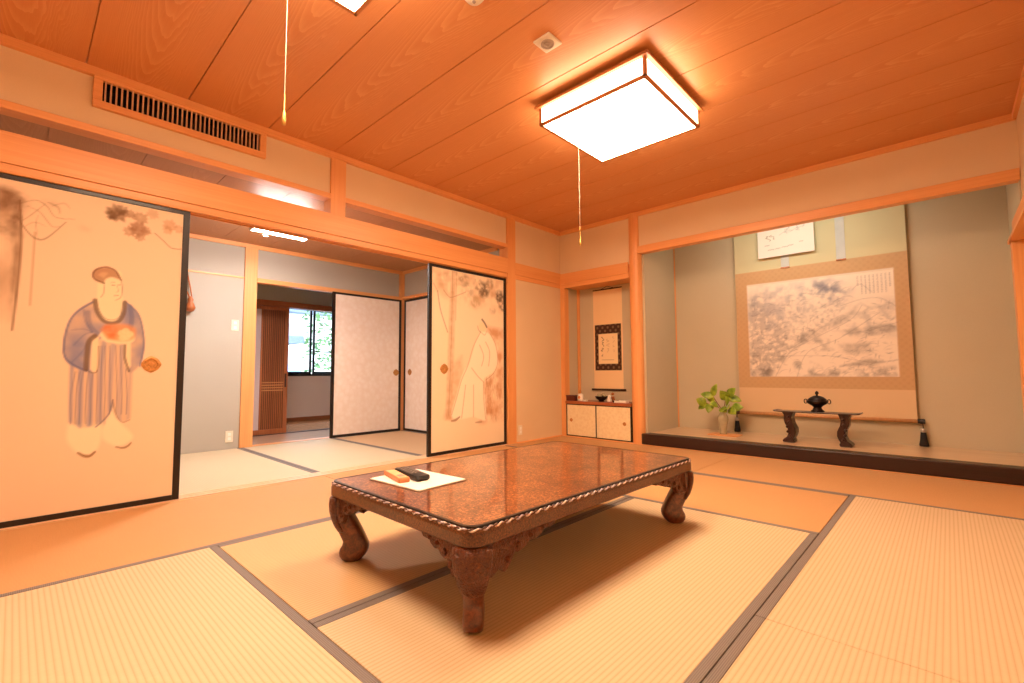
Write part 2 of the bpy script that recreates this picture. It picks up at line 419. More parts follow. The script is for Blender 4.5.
trim(B(0, .008, -.845, .0, 1.832, 1.882), 'wood_y', 'thin rail under the wall beam by the corner', 'rail')
trim(B(.0, .957, -.018, .03, 1.885, 2.012), 'wood_x', 'beam across the top of the narrow niche', 'lintel')
trim(B(.0, .957, -.008, .03, 1.830, 1.885), 'wood_x', 'thin rail under the niche beam', 'rail')
trim(B(.0, .064, -.005, .085, -.056, 1.832), 'wood_z', 'slim post at the left side of the narrow niche', 'post')
trim(B(.055, .085, .27, .302, .42, 1.84), 'wood_z', 'thin corner batten at the back of the narrow niche', 'batten', bevel=.002)
# natural round pillar between niche and alcove
pil = MB()
pr = [(1.031+.071*math.cos(a)*(1 if abs(math.cos(a)) < .75 else .98), .03+.066*math.sin(a)) for a in [2*PI*i/24 for i in range(24)]]
pil.slab(pr, -.056, ZC)
S('trim_%d' % (tn[0]+1), pil, 'wood_z', 'rounded pale timber pillar between the niche and the alcove', 'pillar', smooth=False); tn[0] += 1
trim(B(1.075, 3.955, -.02, .07, 2.085, 2.165), 'wood_x', 'hanging beam along the top of the alcove', 'lintel')
trim(B(1.09, 3.955, -.04, .10, .006, .118), 'kamachi', 'dark lacquered beam along the front edge of the raised alcove', 'beam', bevel=.008)
trim(B(1.12, 3.95, .0, AD, .0, .116), wood('pale_alcove_board', 0, (214, 172, 130), (232, 196, 156), .28, .35, 40), 'pale polished floor board of the raised alcove', 'alcove floor')
trim(B(3.90, RX+.01, YR, .0, 1.66, 1.80).box(3.872, RX, YR, .0, 1.645, 1.672), 'wood_y', 'wall beam along the right wall at the photo edge', 'lintel')
trim(B(3.885, RX+.01, -.11, .0, -.056, 1.645), 'wood_z', 'post under the right wall beam beside the alcove', 'post')
trim(B(1.118, 1.134, AD-.014, AD, .116, 2.5), 'wood_z', 'thin batten in the left back corner of the alcove', 'batten', bevel=.002)
trim(B(-.14, -.006, -4.95, -.975, -.056, .002).box(-.134, -.104, -4.95, -.975, .002, .006).box(-.092, -.058, -4.95, -.975, .002, .006).box(-.046, -.006, -4.95, -.975, .002, .006), wood('pale_threshold_timber', 1, (234, 190, 148), (244, 206, 168), .4), 'grooved wooden threshold under the sliding doors', 'threshold', bevel=.001)
trim(B(.0, .026, -4.95, -.845, -.056, .001), 'shell', 'narrow floor edging between threshold and mats', 'floor trim', bevel=.001)
trim(B(.0, .03, -.845, -.0, -.056, .012), 'wood_y', 'low floor batten under the plaster by the corner', 'floor trim', bevel=.002)
trim(B(.03, 3.96, -.042, .0, -.056, .004), 'wood_x', 'narrow floor batten in front of niche and alcove', 'floor trim', bevel=.001)

# ------------------------------------------------------------------ tatami
HW = .031
def mat(x0, x1, y0, y1, along, borders, tint, label, group='tatami mats of the main room', z=0.0):
    """borders: which long edges carry cloth, '-' low side, '+' high side"""
    cx, cy = (x0+x1)/2, (y0+y1)/2
    L, Wd = (x1-x0, y1-y0) if along == 'x' else (y1-y0, x1-x0)
    L -= .003; Wd -= .003
    t = thing('tatami_mat', (cx, cy, z-.055), label, 'tatami mat', group, 0 if along == 'x' else PI/2)
    lo = -Wd/2+(HW if '-' in borders else 0); hi = Wd/2-(HW if '+' in borders else 0)
    o = obj('rush_surface', B(-L/2, L/2, lo, hi, 0, .055), 'tatami', t, .0025); o.color = (*lin(tint), 1)
    for k, (a, b) in {'-': (-Wd/2, lo), '+': (hi, Wd/2)}.items():
        if k in borders: obj('cloth_border', B(-L/2, L/2, a, b, 0, .056), 'heri', t, .0025)
    return t
TA = (222, 197, 162); TB = (216, 166, 114); TC = (220, 182, 136)  # per-mat tints carry rush colour plus its directional sheen
bx = (.027, 1.052, 2.04, 3.037, 3.955); by = (-.043, -1.055, -2.012, -3.015, -4.002, -5.0)
# rotated mats: local +y points to world -x, so '-' is the high-x edge
mat(bx[0], bx[1], by[3], by[1], 'y', '-', TB, 'long mat along the door opening, between the dark-haired sage door and the corner'.replace('dark-haired sage door', 'table'))
mat(bx[0], bx[1], by[5]+.0, by[3], 'y', '-', TB, 'long mat in front of the wide painted door at far left')
mat(bx[0], bx[2], by[1], by[0], 'x', '-', TB, 'mat in front of the narrow niche cabinet')
mat(bx[2], bx[4], by[1], by[0], 'x', '-', TB, 'mat along the foot of the raised alcove')
mat(bx[1], bx[3], by[2], by[1], 'x', '+-', TB, 'crosswise mat behind the low table')
mat(bx[1], bx[2], by[4], by[2], 'y', '+-', TC, 'mat under the left half of the low table')
mat(bx[2], bx[3], by[4], by[2], 'y', '+-', TA, 'pale mat under the right half of the low table and its shadow')
mat(bx[3], bx[4], by[3], by[1], 'y', '+', TA, 'ribbed mat at right between the alcove and the fine seam')
mat(bx[3], bx[4], by[5], by[3], 'y', '+', TA, 'ribbed mat at the lower right photo corner')
mat(bx[1], bx[3], by[5], by[4], 'x', '+', TA, 'pale ribbed mat at the lower left, in front of the table')
TP = (224, 208, 178); G2 = 'tatami mats of the next room'
mat(-1.99, -.14, -2.0, -1.0, 'x', '+-', (226, 190, 150), 'mat of the next room below its two white doors', G2)
mat(-1.99, -.14, -3.0, -2.0, 'x', '+-', TP, 'bright mat in the middle of the next room', G2)
mat(-1.99, -.14, -4.0, -3.0, 'x', '+-', TP, 'mat of the next room under the light switch wall', G2)

# ------------------------------------------------------------------ sliding doors
def finger_pull(parent, x, y, z, nx, r=.046):
    """gilt flower-shaped finger pull facing +x (nx) or -y"""
    mb = MB(); pr = []
    for i in range(32):
        a = 2*PI*i/32; rr = r*(1+.05*math.cos(4*a)+.025*math.cos(8*a)); pr.append((rr*math.cos(a), rr*math.sin(a)))
    def P(dep):
        if nx == 'x': return lambda a, b: (x+dep, y+a, z+b)
        return lambda a, b: (x+a, y-dep, z+b)
    def ring(k, dep): return [P(dep)(a*k, b*k) for a, b in pr]
    mb.loft([ring(1, 0), ring(1, .003), ring(.8, .006), ring(.66, .006), ring(.6, .001), ring(.3, .001), ring(.25, .004), ring(.05, .005)])
    o = obj('finger_pull', mb, 'pull', parent, smooth=False); return o
def sliding_door(name, y0, y1, z1, xf, label, panel=None, th=.028, sw=.036, mat_='whitefusuma'):
    t = thing(name, (xf-th, (y0+y1)/2, .004), label, 'sliding door', None, 0, 'structure')
    hw = (y1-y0)/2; h = z1-.004
    fr = MB().box(0, th, -hw, -hw+sw, 0, h).box(0, th, hw-sw, hw, 0, h).box(0, th, -hw+sw, hw-sw, 0, .032).box(0, th, -hw+sw, hw-sw, h-.026, h)
    obj('door_frame', fr, 'lacquer', t, .002)
    obj('paper_panel', B(.004, th-.0065, -hw+sw, hw-sw, .032, h-.026), mat_, t)
    return t, hw, h

XD = -.012; Y10, Y11 = -4.925, -3.935
d1, hw, h = sliding_door('door_1', Y10, Y11, 1.832, XD, 'wide sliding door at left painted with a standing robed figure in blue grey')
def q1(u, v): p = at(u, v, 0, XD); return (p[1], p[2])
PAPER = (240, 210, 180)
sh = Sheet(Y10+.037, Y11-.037, .037, 1.803, .0058, PAPER)
sh.wash(.22*sh.noise(1.5, 3, 3), (228, 184, 144))
P = lambda *a: [q1(*p) for p in a]
BR = (122, 88, 62); BG = (116, 126, 166); INK = (88, 66, 52)
fade = np.clip((sh.Y-q1(5, 325)[1])/.30, 0, 1)**.7
tm = fade*sh.mask(P((-20, 185), (20, 192), (21, 235), (18, 280), (12, 330), (-20, 330)), .03)
sh.wash(tm*np.clip(1.5*sh.noise(14, 4, 8, 1, .35)-.35, 0, 1)*.8, (150, 112, 80))
sh.wash(sh.mask(P((-20, 185), (20, 190), (21, 235), (6, 240), (-20, 245)), .05)*np.clip(2.2*sh.noise(22, 4, 18)-.7, 0, 1)*.6, (112, 80, 58))
sh.wash(fade*sh.mask(P((12, 200), (21, 200), (20, 250), (12, 330), (6, 330), (12, 260)), .02)*np.clip(1.8*sh.noise(30, 3, 19, 1, .5)-.3, 0, 1)*.6, (118, 86, 62))
sh.stroke(smooth_path(P((20, 200), (21, 235), (18, 280), (12, 330))), .012, BR, .75, .3)
sh.stroke(smooth_path(P((35, 232), (33, 262), (30, 305))), .009, (170, 128, 90), .45)
for pts, w, a in [(((17, 216), (28, 232), (38, 239), (48, 237), (66, 222)), .010, .55), (((20, 203), (36, 200), (47, 206), (56, 217), (75, 219)), .007, .4),
                  (((20, 222), (32, 214), (45, 204)), .006, .4), (((38, 239), (36, 225), (38, 215)), .005, .35), (((48, 202), (58, 207), (60, 213)), .014, .3), (((28, 206), (40, 212), (52, 226), (60, 226)), .007, .35), (((22, 228), (34, 222), (46, 226)), .006, .3), (((52, 206), (64, 203), (70, 208)), .010, .25)]:
    sh.stroke(smooth_path(P(*pts)), w, BR, a, .5)
nb = sh.noise(30, 3, 11)
for u, v, r, a in [(3, 192, .05, .6), (18, 199, .045, .55), (10, 205, .06, .35), (50, 203, .03, .25), (85, 228, .03, .12), (17, 217, .02, .7)]:
    x, y = q1(u, v); d = np.hypot(sh.X-x, (sh.Y-y)*1.3); sh.wash(a*np.clip(1.4-d/r, 0, 1)*np.clip(nb*2-.4, 0, 1), (120, 84, 58))
for u, v, r, a, cc in [(117, 213, .055, .85, (126, 92, 64)), (112, 215, .03, .6, (110, 78, 54)), (122, 210, .035, .6, (104, 72, 50)), (131, 214, .028, .6, (140, 100, 72)), (141, 218, .04, .65, (150, 108, 76)), (153, 214, .035, .35, (170, 122, 84)),
                       (130, 231, .035, .6, (160, 112, 80)), (139, 229, .05, .75, (146, 98, 70)), (146, 231, .03, .6, (160, 112, 80)), (140, 237, .028, .6, (156, 108, 76)), (170, 225, .04, .5, (184, 130, 92)), (179, 229, .03, .45, (184, 130, 92)), (168, 230, .03, .4, (190, 138, 100))]:
    x, y = q1(u, v); ang = np.arctan2(sh.Y-y, sh.X-x); d = np.hypot(sh.X-x, sh.Y-y)/(r*(.92+.08*np.cos(5*ang+u)+.10*np.cos(9*ang+2*u)))
    sh.wash(a*np.clip((1.1-d)/.35, 0, 1)*(.55+.7*nb), cc)
sh.stroke(smooth_path(P((155, 233), (163, 240), (172, 248), (183, 249))), .006, BR, .6)
# feet and trousers
sh.fill(smooth_path(P((68, 425), (67, 440), (76, 452), (88, 455), (98, 448), (102, 430), (98, 422))), (248, 230, 196), .75, .02)
sh.fill(smooth_path(P((102, 430), (104, 440), (118, 446), (131, 440), (132, 434), (122, 424), (112, 410))), (248, 230, 196), .75, .02)
sh.stroke(smooth_path(P((78, 453), (84, 456), (90, 456), (95, 452))), .017, (134, 92, 50), .85, .4)
sh.stroke(smooth_path(P((116, 447), (123, 448), (128, 446), (131, 443))), .013, (134, 92, 50), .75, .4)
# skirt of the robe
sk = P((70, 360), (69, 400), (69, 422), (80, 428), (95, 426), (105, 420), (112, 408), (116, 418), (124, 423), (131, 418), (132, 395), (133, 365), (126, 342), (98, 340), (88, 366))
ms = sh.mask(sk, .015)
sh.wash(ms*.55, (206, 172, 140))
st = .5+.5*np.sin(sh.X*2*PI/.042+3*sh.noise(4, 2, 4)); sh.wash(ms*st*.62*np.clip(1.3-1.2*(sh.X-q1(72, 380)[0])/.34, .25, 1), BG)
for u in (71, 76, 80, 86, 91, 97, 101, 105, 110, 117, 122, 127):
    sh.stroke(smooth_path(P((u+(100-u)*.12+1, 346 if 95 < u < 128 else 372), (u, 395), (u-.5, 424 if u < 110 else 414))), .006, (96, 98, 128), .45)
sh.stroke(smooth_path(P((113, 400), (110, 412), (104, 420), (96, 427))), .008, (90, 94, 124), .7)
sh.stroke(smooth_path(P((113, 400), (116, 414), (122, 422), (130, 420))), .006, (150, 116, 96), .6)
# upper robe
ub = smooth_path(P((94, 300), (80, 309), (70, 322), (64, 342), (65, 358), (72, 366), (86, 371), (94, 372), (99, 340), (124, 338), (128, 370), (134, 371), (141, 362), (144, 344), (142, 325), (136, 311), (125, 301)))
mu = sh.mask(ub, .012)
sh.wash(mu*.72, (200, 168, 142)); sh.wash(mu*np.clip(sh.noise(9, 3, 6)*1.9-.45, 0, 1)*.8, BG)
for pts, w, a in [(((93, 302), (78, 311), (69, 323), (64, 344), (67, 360), (86, 371)), .011, .75), (((126, 302), (137, 312), (142, 325), (144, 346), (140, 366)), .010, .7),
                  (((88, 312), (90, 325), (98, 334)), .022, .5), (((84, 310), (86, 322), (92, 332)), .012, .4), (((130, 306), (132, 318), (130, 330)), .024, .5), (((74, 345), (84, 335), (92, 332)), .008, .35), (((72, 330), (84, 329), (92, 332)), .008, .3), (((72, 362), (82, 352), (88, 342)), .008, .3)]:
    sh.stroke(smooth_path(P(*pts)), w, (98, 104, 142), a)
# neck, collar, head
sh.fill(smooth_path(P((98, 282), (97, 296), (97, 308), (104, 319), (112, 322), (120, 317), (124, 304), (121, 288), (121, 272), (108, 270))), (246, 222, 184), .95, .012)
sh.stroke(smooth_path(P((95, 300), (97, 311), (103, 320), (111, 323), (119, 321), (124, 313), (125, 302))), .020, (122, 100, 84), .85)
sh.stroke(smooth_path(P((97, 299), (99, 309), (104, 317), (112, 320), (120, 316), (123, 303))), .005, (80, 62, 52), .5)
sh.fill(smooth_path(P((104, 283), (97, 281), (93, 276), (94, 271), (100, 268), (110, 268), (117, 272), (120, 279), (112, 277), (106, 279), (104, 283))), (172, 124, 90), .85, .012)
sh.stroke(smooth_path(P((104, 283), (95, 279), (93, 274), (97, 269), (107, 267), (116, 271), (121, 280))), .009, (120, 82, 58), .8)
sh.fill(smooth_path(P((98, 275), (102, 272), (108, 273), (104, 278))), (214, 172, 134), .7, .012)
sh.stroke(P((112, 285), (115, 285)), .005, INK, .6); sh.stroke(P((118, 285), (120.5, 285)), .005, INK, .6)
sh.stroke(P((111, 282.5), (115, 282)), .004, INK, .4); sh.stroke(smooth_path(P((117.5, 286), (118.5, 291), (116.5, 292))), .004, INK, .4); sh.stroke(P((114.5, 295.5), (118.5, 295.5)), .005, (170, 90, 70), .6)
sh.stroke(smooth_path(P((104, 283), (104, 292), (101, 297))), .005, INK, .45); sh.stroke(smooth_path(P((121, 279), (122.5, 288), (121, 297), (116, 300))), .005, INK, .45)
# sleeves, cuffs, hands with what they carry
sh.fill(P((92, 338), (99, 336), (98, 369), (94, 373), (90, 369)), (244, 216, 176), .95, .01)
sh.fill(P((124, 344), (131, 342), (131, 366), (128, 370), (125, 366)), (244, 216, 176), .95, .01)
sh.stroke(smooth_path(P((95, 336), (89, 342), (87, 356), (86, 369))), .024, (116, 92, 72), .85)
sh.stroke(smooth_path(P((125, 345), (125, 358), (129, 371))), .013, (116, 96, 86), .75)
sh.stroke(smooth_path(P((86, 370), (94, 373), (98, 368), (99, 346))), .005, (92, 72, 58), .7)
sh.fill(smooth_path(P((99, 335), (104, 331), (118, 333), (132, 333), (134, 341), (122, 344), (106, 342))), (246, 218, 178), .95, .01)
sh.fill(smooth_path(P((101, 330), (106, 325), (120, 324), (130, 325), (136, 330), (133, 339), (120, 341), (108, 339))), (226, 152, 96), .75, .02)
sh.wash(sh.mask(P((101, 330), (106, 325), (118, 324), (116, 339), (108, 338)), .02)*sh.noise(40, 2, 9)*.9, (206, 112, 62))
for u, v in [(122, 333), (126, 331), (130, 334), (127, 337), (123, 338)]:
    x, y = q1(u, v); sh.blob(x, y, .018, .018, (248, 214, 168), .8, .5)
sh.build('painting', d1, lambda X, Y: (np.full_like(X, .0225), X-(Y10+Y11)/2, Y-.004))
finger_pull(d1, .022, at(151.5, 364, 0, XD)[1]-(Y10+Y11)/2, .838, 'x', .047)

Y20, Y21 = -2.028, -.978
d2, hw, h = sliding_door('door_2', Y20, Y21, 1.822, XD, 'sliding door beside the post, painted with a white robed figure under a tree')
def q1(u, v): p = at(u, v, 0, XD); return (p[1], p[2])
sh = Sheet(Y20+.037, Y21-.037, .037, 1.793, .0062, (246, 226, 196))
sh.wash(.25*sh.noise(1.5, 3, 13), (232, 194, 144))
nb = sh.noise(26, 3, 21); nc = sh.noise(12, 3, 23)
sh.wash(sh.mask(P((432, 266), (445, 270), (470, 276), (503, 282), (503, 312), (490, 300), (476, 306), (462, 300), (448, 296), (436, 288)), .12)*np.clip(nc*2.2-.75, 0, 1)*.6, (190, 134, 86))
for u, v, r, a, cc in [(484, 290, .085, .85, (96, 76, 62)), (478, 284, .07, .6, (124, 98, 78)), (490, 284, .06, .55, (130, 102, 80)), (500, 297, .075, .9, (92, 72, 58)), (503, 306, .06, .7, (98, 76, 60)), (465, 281, .07, .55, (140, 108, 82)), (458, 274, .07, .45, (164, 122, 88)), (476, 302, .07, .5, (176, 140, 92)), (448, 277, .06, .35, (180, 138, 98)), (493, 310, .05, .4, (160, 118, 84)), (470, 291, .06, .45, (150, 112, 82))]:
    x, y = q1(u, v); d = np.hypot(sh.X-x, sh.Y-y)/r; sh.wash(a*np.clip((1.2-d)/.5, 0, 1)*np.clip(nb*2.8-.75, 0, 1)*.95, cc)
sh.wash(sh.mask(P((452, 268), (456, 268), (455, 330), (452, 420), (446, 420), (449, 330)), .03)*(.2+.5*nb), (196, 146, 104))
sh.stroke(smooth_path(P((453, 268), (452, 330), (449, 415))), .012, (160, 112, 80), .35); sh.stroke(smooth_path(P((457, 270), (456, 320))), .012, (170, 124, 90), .35)
sh.stroke(smooth_path(P((438, 291), (441, 310), (448, 332))), .014, (150, 116, 96), .55); sh.stroke(smooth_path(P((444, 290), (450, 297), (456, 296), (466, 292))), .012, (170, 130, 100), .45); sh.stroke(P((438, 291), (434, 283)), .01, (160, 120, 96), .4)
sh.wash(sh.mask(P((486, 326), (503, 330), (503, 420), (478, 424), (484, 385), (497, 372), (496, 345)), .06)*np.clip(nc*2.0-.45, 0, 1)*.75, (206, 138, 88))
sh.wash(sh.mask(P((452, 366), (462, 356), (463, 374), (452, 420), (444, 418), (450, 392)), .06)*(.2+.6*nb)*.65, (198, 142, 98))
for k in range(60):
    u = 484+19*random.random(); v = 372+46*random.random(); x, y = q1(u, v); sh.stroke([(x, y), (x+.02*(random.random()-.5), y-.03-.03*random.random())], .007, (170, 104, 66), .35)
fig = smooth_path(P((482, 330), (476, 342), (470, 362), (463, 374), (457, 395), (452, 416), (462, 419), (474, 417), (486, 420), (485, 398), (484, 380), (494, 372), (498, 362), (496, 346), (490, 334)))
sh.fill(fig, (252, 240, 214), .92, .02)
for pts in [((481, 332), (474, 346), (468, 366), (462, 380), (457, 398), (452, 415)), ((490, 333), (496, 345), (498, 362), (494, 373), (486, 380)), ((472, 368), (478, 376), (484, 382)), ((484, 382), (484, 398), (486, 419)), ((466, 385), (464, 402), (462, 418)), ((474, 385), (474, 402), (474, 417)), ((480, 345), (484, 356), (482, 366)), ((486, 342), (490, 352), (489, 366))]:
    sh.stroke(smooth_path(P(*pts)), .009, (186, 138, 98), .6)
sh.blob(*q1(483, 327), .055, .05, (246, 220, 180), .9, .4); sh.stroke(smooth_path(P((480, 331), (485, 335), (487, 331))), .01, (200, 160, 124), .5)
sh.stroke(smooth_path(P((482.5, 319.5), (485, 323), (487, 327))), .022, (104, 84, 70), .8); sh.stroke(smooth_path(P((478, 326), (479, 330), (481, 332))), .008, (150, 110, 80), .6)
sh.stroke(smooth_path(P((452, 421), (456, 420), (460, 417))), .026, (150, 104, 72), .75, .4); sh.stroke(P((476, 422.5), (482, 422)), .022, (170, 124, 92), .6, .4)
sh.build('painting', d2, lambda X, Y: (np.full_like(X, .0225), X-(Y20+Y21)/2, Y-.004))
finger_pull(d2, .022, at(444.5, 369, 0, XD)[1]-(Y20+Y21)/2, .815, 'x', .047)

# ------------------------------------------------------------------ next room
ZP = 2.2
w2 = MB().box(-2.10, -2.0, -5.05, -3.01, -.056, ZP+.1).box(-2.10, -2.0, -2.885, -1.05, 1.83, ZP+.1)
S('wall_far', w2, 'plaster2', 'pale grey plaster wall of the next room with light switch', 'wall')
S('wall_end', MB().box(-2.1, -.12, -1.0, -.92, 1.835, ZP+.1).box(-2.1, -.12, -1.0+.03, -.92, -.056, 1.83), 'plaster2', 'plaster over the narrow white sliding door in the next room', 'wall')
S('wall_side', MB().box(-2.1, -.1, -5.1, -5.0, -.056, ZP+.1), 'plaster2', 'side wall of the next room hidden behind the left door', 'wall')
c = MB().box(-2.1, -.10, -5.1, -.92, ZP+.012, ZP+.05)
for k in range(9): c.box(-2.0, -.10, -1.0-.45*k, -1.0-.45*(k+1)+.004, ZP, ZP+.012)
S('ceiling_next', c, 'ceiling2', 'brown board ceiling of the next room', 'ceiling')
trim(B(-2.02, -1.975, -5.0, -1.0, 2.155, ZP), 'wood_y', 'ceiling edge strip on the far wall of the next room', 'ceiling trim')
trim(B(-1.975, -.12, -1.02, -.98, 2.155, ZP), 'wood_x', 'ceiling edge strip over the narrow white door', 'ceiling trim')
trim(B(-2.10, -1.972, -3.012, -2.885, -.056, 2.16), 'wood_z', 'pale square post between light switch and corridor opening', 'post')
trim(B(-2.02, -1.992, -5.0, -3.012, 1.812, 1.832), 'wood_y', 'slim picture rail above the light switch', 'rail', bevel=.001)
trim(B(-2.06, -1.97, -2.885, -1.05, 1.785, 1.835), 'wood_y', 'door head rail over the corridor opening', 'rail')
trim(B(-1.97, -.12, -1.035, -.97, 1.795, 1.835), 'wood_x', 'door head rail over the narrow white door', 'rail')
trim(B(-2.06, -1.95, -1.06, -.96, -.056, 2.16), 'wood_z', 'corner post between the two white sliding doors', 'post')
trim(B(-2.10, -1.99, -2.885, -1.06, -.056, .003), 'wood_y', 'wooden sill between the next room and the corridor', 'threshold', bevel=.001)
da, hw, h = sliding_door('door_3', -2.04, -1.06, 1.785, -1.93, 'wide white patterned sliding door with black frame beside the corridor opening', sw=.034)
finger_pull(da, .0225, .415, .785, 'x', .042)
tb = thing('door_4', (-1.48, -1.0, .004), 'narrow white sliding door partly hidden by the painted tree door', 'sliding door', None, 0, 'structure')
fr = MB().box(-.465, -.433, -.006, .02, 0, 1.785).box(.433, .465, -.006, .02, 0, 1.785).box(-.433, .433, -.006, .02, 0, .03).box(-.433, .433, -.006, .02, 1.758, 1.785)
obj('door_frame', fr, 'lacquer', tb, .002); obj('paper_panel', B(-.433, .433, 0, .016, .03, 1.758), 'whitefusuma', tb)
finger_pull(tb, -.33, 0, .79, 'y', .042)
# fluorescent lamp
fz = thing('fluorescent_ceiling_lamp', (-.90, -3.045, ZP), 'bright fluorescent lamp on the ceiling of the next room', 'ceiling lamp')
obj('lamp_base', B(-.10, .10, -.245, .245, -.022, 0), 'plastic', fz, .004)
pr = [(-.088, -.02), (.088, -.02), (.088, -.10), (.06, -.135), (-.06, -.135), (-.088, -.10)]
obj('lit_cover', MB().prism(pr, lambda x, z: (x, -.232, z), lambda x, z: (x, .232, z)), 'tube_side', fz, .006); obj('bottom_cover', B(-.06, .06, -.23, .23, -.1375, -.1355), 'tube', fz)
obj('end_cap', B(-.092, .092, -.245, -.232, -.138, -.02), 'plastic', fz, .004); obj('end_cap', B(-.092, .092, .232, .245, -.138, -.02), 'plastic', fz, .004)
obj('pull_switch', MB().tube([(-.05, -.12, -.132), (-.05, -.12, -.16)], .003).box(-.056, -.044, -.137, -.10, -.17, -.16), 'plastic', fz)
# switch, outlets, hanging gourd
def wall_plate(loc, label, cat, w, hh, facing, dots):
    t = thing('light_switch' if cat == 'light switch' else 'wall_outlet', loc, label, cat)
    obj('plate', B(0, .008, -w/2, w/2, -hh/2, hh/2), 'plastic', t, .003)
    for dz in dots: obj('rocker' if cat == 'light switch' else 'socket', B(.008, .0115, -w*.2, w*.2, dz-hh*.13, dz+hh*.13), 'white', t, .001)
    return t
wall_plate((-2.0, -3.085, 1.298), 'pale double light switch on the grey wall of the next room', 'light switch', .072, .118, 'x', (-.026, .026))
wall_plate((-2.0, -3.105, .128), 'low wall outlet below the light switch', 'wall outlet', .072, .118, 'x', (-.022, .022))
wall_plate((0, -.775, .138), 'low wall outlet between the door post and the niche', 'wall outlet', .06, .105, 'x', (-.02, .02))
hg = thing('hanging_gourd', (-1.955, -3.50, 1.40), 'brown pendant on a string hanging beside the wide painted door edge', 'wall ornament')
obj('gourd_body', MB().lathe([(.002, 0), (.03, .01), (.045, .045), (.03, .085), (.02, .1), (.026, .125), (.014, .15), (.004, .16)], (0, 0, 0), 16), 'gourd', hg, smooth=True)
obj('hanging_string', MB().tube([(0, -.01, .15), (-.02, -.045, .24), (-.038, -.03, .40)], .006).tube([(0, .01, .15), (-.02, .0, .24), (-.038, -.03, .40)], .006), 'gourd', hg)
obj('wall_hook', B(-.045, -.03, -.037, -.023, .39, .42), 'wood_z', hg, .002)

# ------------------------------------------------------------------ corridor
S('floor_corridor', MB().box(-4.6, -2.92, -5.0, .6, -.12, -.006), 'floorwood', 'polished wooden corridor floor below the window', 'floor')
S('floor_hall', B(-2.92, -2.10, -5.0, .6, -.12, -.004), wood('hall_boards_glare_tone', 1, (212, 180, 152), (228, 200, 176), .22, .5), 'polished floor strip, paled for window glare, between the next room and the lattice door', 'floor')  # pale board colour holds the window's glossy reflection
trim(B(-2.96, -2.90, -5.0, .6, -.02, .004), 'dark_y', 'dark sill across the corridor under the lattice door', 'threshold', bevel=.002)
S('wall_corridor', MB().box(-4.6, -4.5, -5.0, .6, -.12, .74).box(-4.6, -4.5, -5.0, .6, 1.95, 2.4).box(-4.6, -4.5, -5.0, -2.1, .74, 1.95).box(-4.6, -4.5, -.2, .6, .74, 1.95), 'plaster3', 'pale corridor wall under the garden window', 'wall')
S('wall_partition', MB().box(-2.96, -2.90, -5.0, .6, 1.74, 2.4).box(-2.95, -2.91, -5.0, -3.05, 0, 1.74), 'plaster2', 'plaster above the lattice sliding door', 'wall')
S('wall_hall', MB().box(-4.6, -2.0, .55, .65, -.1, 2.4).box(-4.6, -2.0, -5.1, -5.0, -.1, 2.4).box(-2.1, -2.02, -.95, .6, 0, 2.4).box(-2.09, -2.03, -1.1, -.9, 0, 2.3), 'plaster2', 'end walls of the corridor', 'wall')
S('ceiling_corridor', B(-4.6, -2.05, -5.1, .65, 2.3, 2.4), 'ceiling2', 'ceiling of the corridor', 'ceiling')
trim(B(-2.975, -2.885, -5.0, .6, 1.665, 1.74), 'red_y', 'brown door head over the lattice sliding door', 'rail')
trim(B(-4.5, -4.485, -5.0, .6, -.006, .05), 'red_y', 'brown baseboard under the garden window', 'baseboard')
ld = thing('door_5', (-2.93, -2.60, .004), 'brown lattice sliding door standing in the corridor', 'sliding door', None, 0, 'structure')
fr = MB().box(-.016, .016, .375, .43, 0, 1.66).box(-.016, .016, -.43, -.375, 0, 1.66).box(-.016, .016, -.375, .375, 0, .062).box(-.016, .016, -.375, .375, 1.615, 1.66).box(-.014, .014, .085, .11, .062, 1.615)
obj('door_frame', fr, 'red_z', ld, .002)
la = MB(); la.cur = 0
for k in range(11): la.box(-.008, .008, .122+.0232*k, .122+.0232*k+.012, .062, 1.615)
obj('vertical_lattice', la, 'red_z', ld)
lh = MB()
for k in range(4): lh.box(-.0105, .0105, .11, .375, .555+.034*k, .567+.034*k)
obj('cross_bars', lh, wood('pale_cross_bar_timber', 1, (180, 118, 66), (206, 146, 92)), ld)
obj('backing_panel', B(-.013, -.009, .10, .376, .06, 1.62), 'dark_z', ld); obj('frosted_panel', B(-.006, .006, -.375, .09, .06, 1.62), 'frost', ld)
obj('finger_pull', B(.016, .019, .388, .412, .60, .78), 'dark_z', ld, .002)
# window
wt = thing('window_1', (-4.55, -1.15, .74), 'dark framed sliding window at the end of the corridor facing the garden', 'window', None, 0, 'structure')
obj('outer_frame', MB().box(-.04, .06, -.95, -.90, 0, 1.21).box(-.04, .06, .90, .95, 0, 1.21).box(-.04, .06, -.9, .9, 0, .035).box(-.04, .06, -.9, .9, 1.17, 1.21), 'alu', wt, .003)
def sash(name, x, y0, y1, bar):
    s = MB().box(x-.012, x+.012, y0, y0+.038, .035, 1.17).box(x-.012, x+.012, y1-.038, y1, .035, 1.17).box(x-.012, x+.012, y0+.038, y1-.038, .035, .075).box(x-.012, x+.012, y0+.038, y1-.038, 1.13, 1.17)
    if bar: s.box(x-.01, x+.01, y0+.038, y1-.038, .41, .432)
    o = obj(name, s, 'alu', wt, .002)
    obj('glass_pane', B(x-.002, x+.002, y0+.038, y1-.038, .075, 1.13), 'glass', o)
sash('sash', .03, -.90, -.012, False); sash('sash', -.005, .022, .90, True)

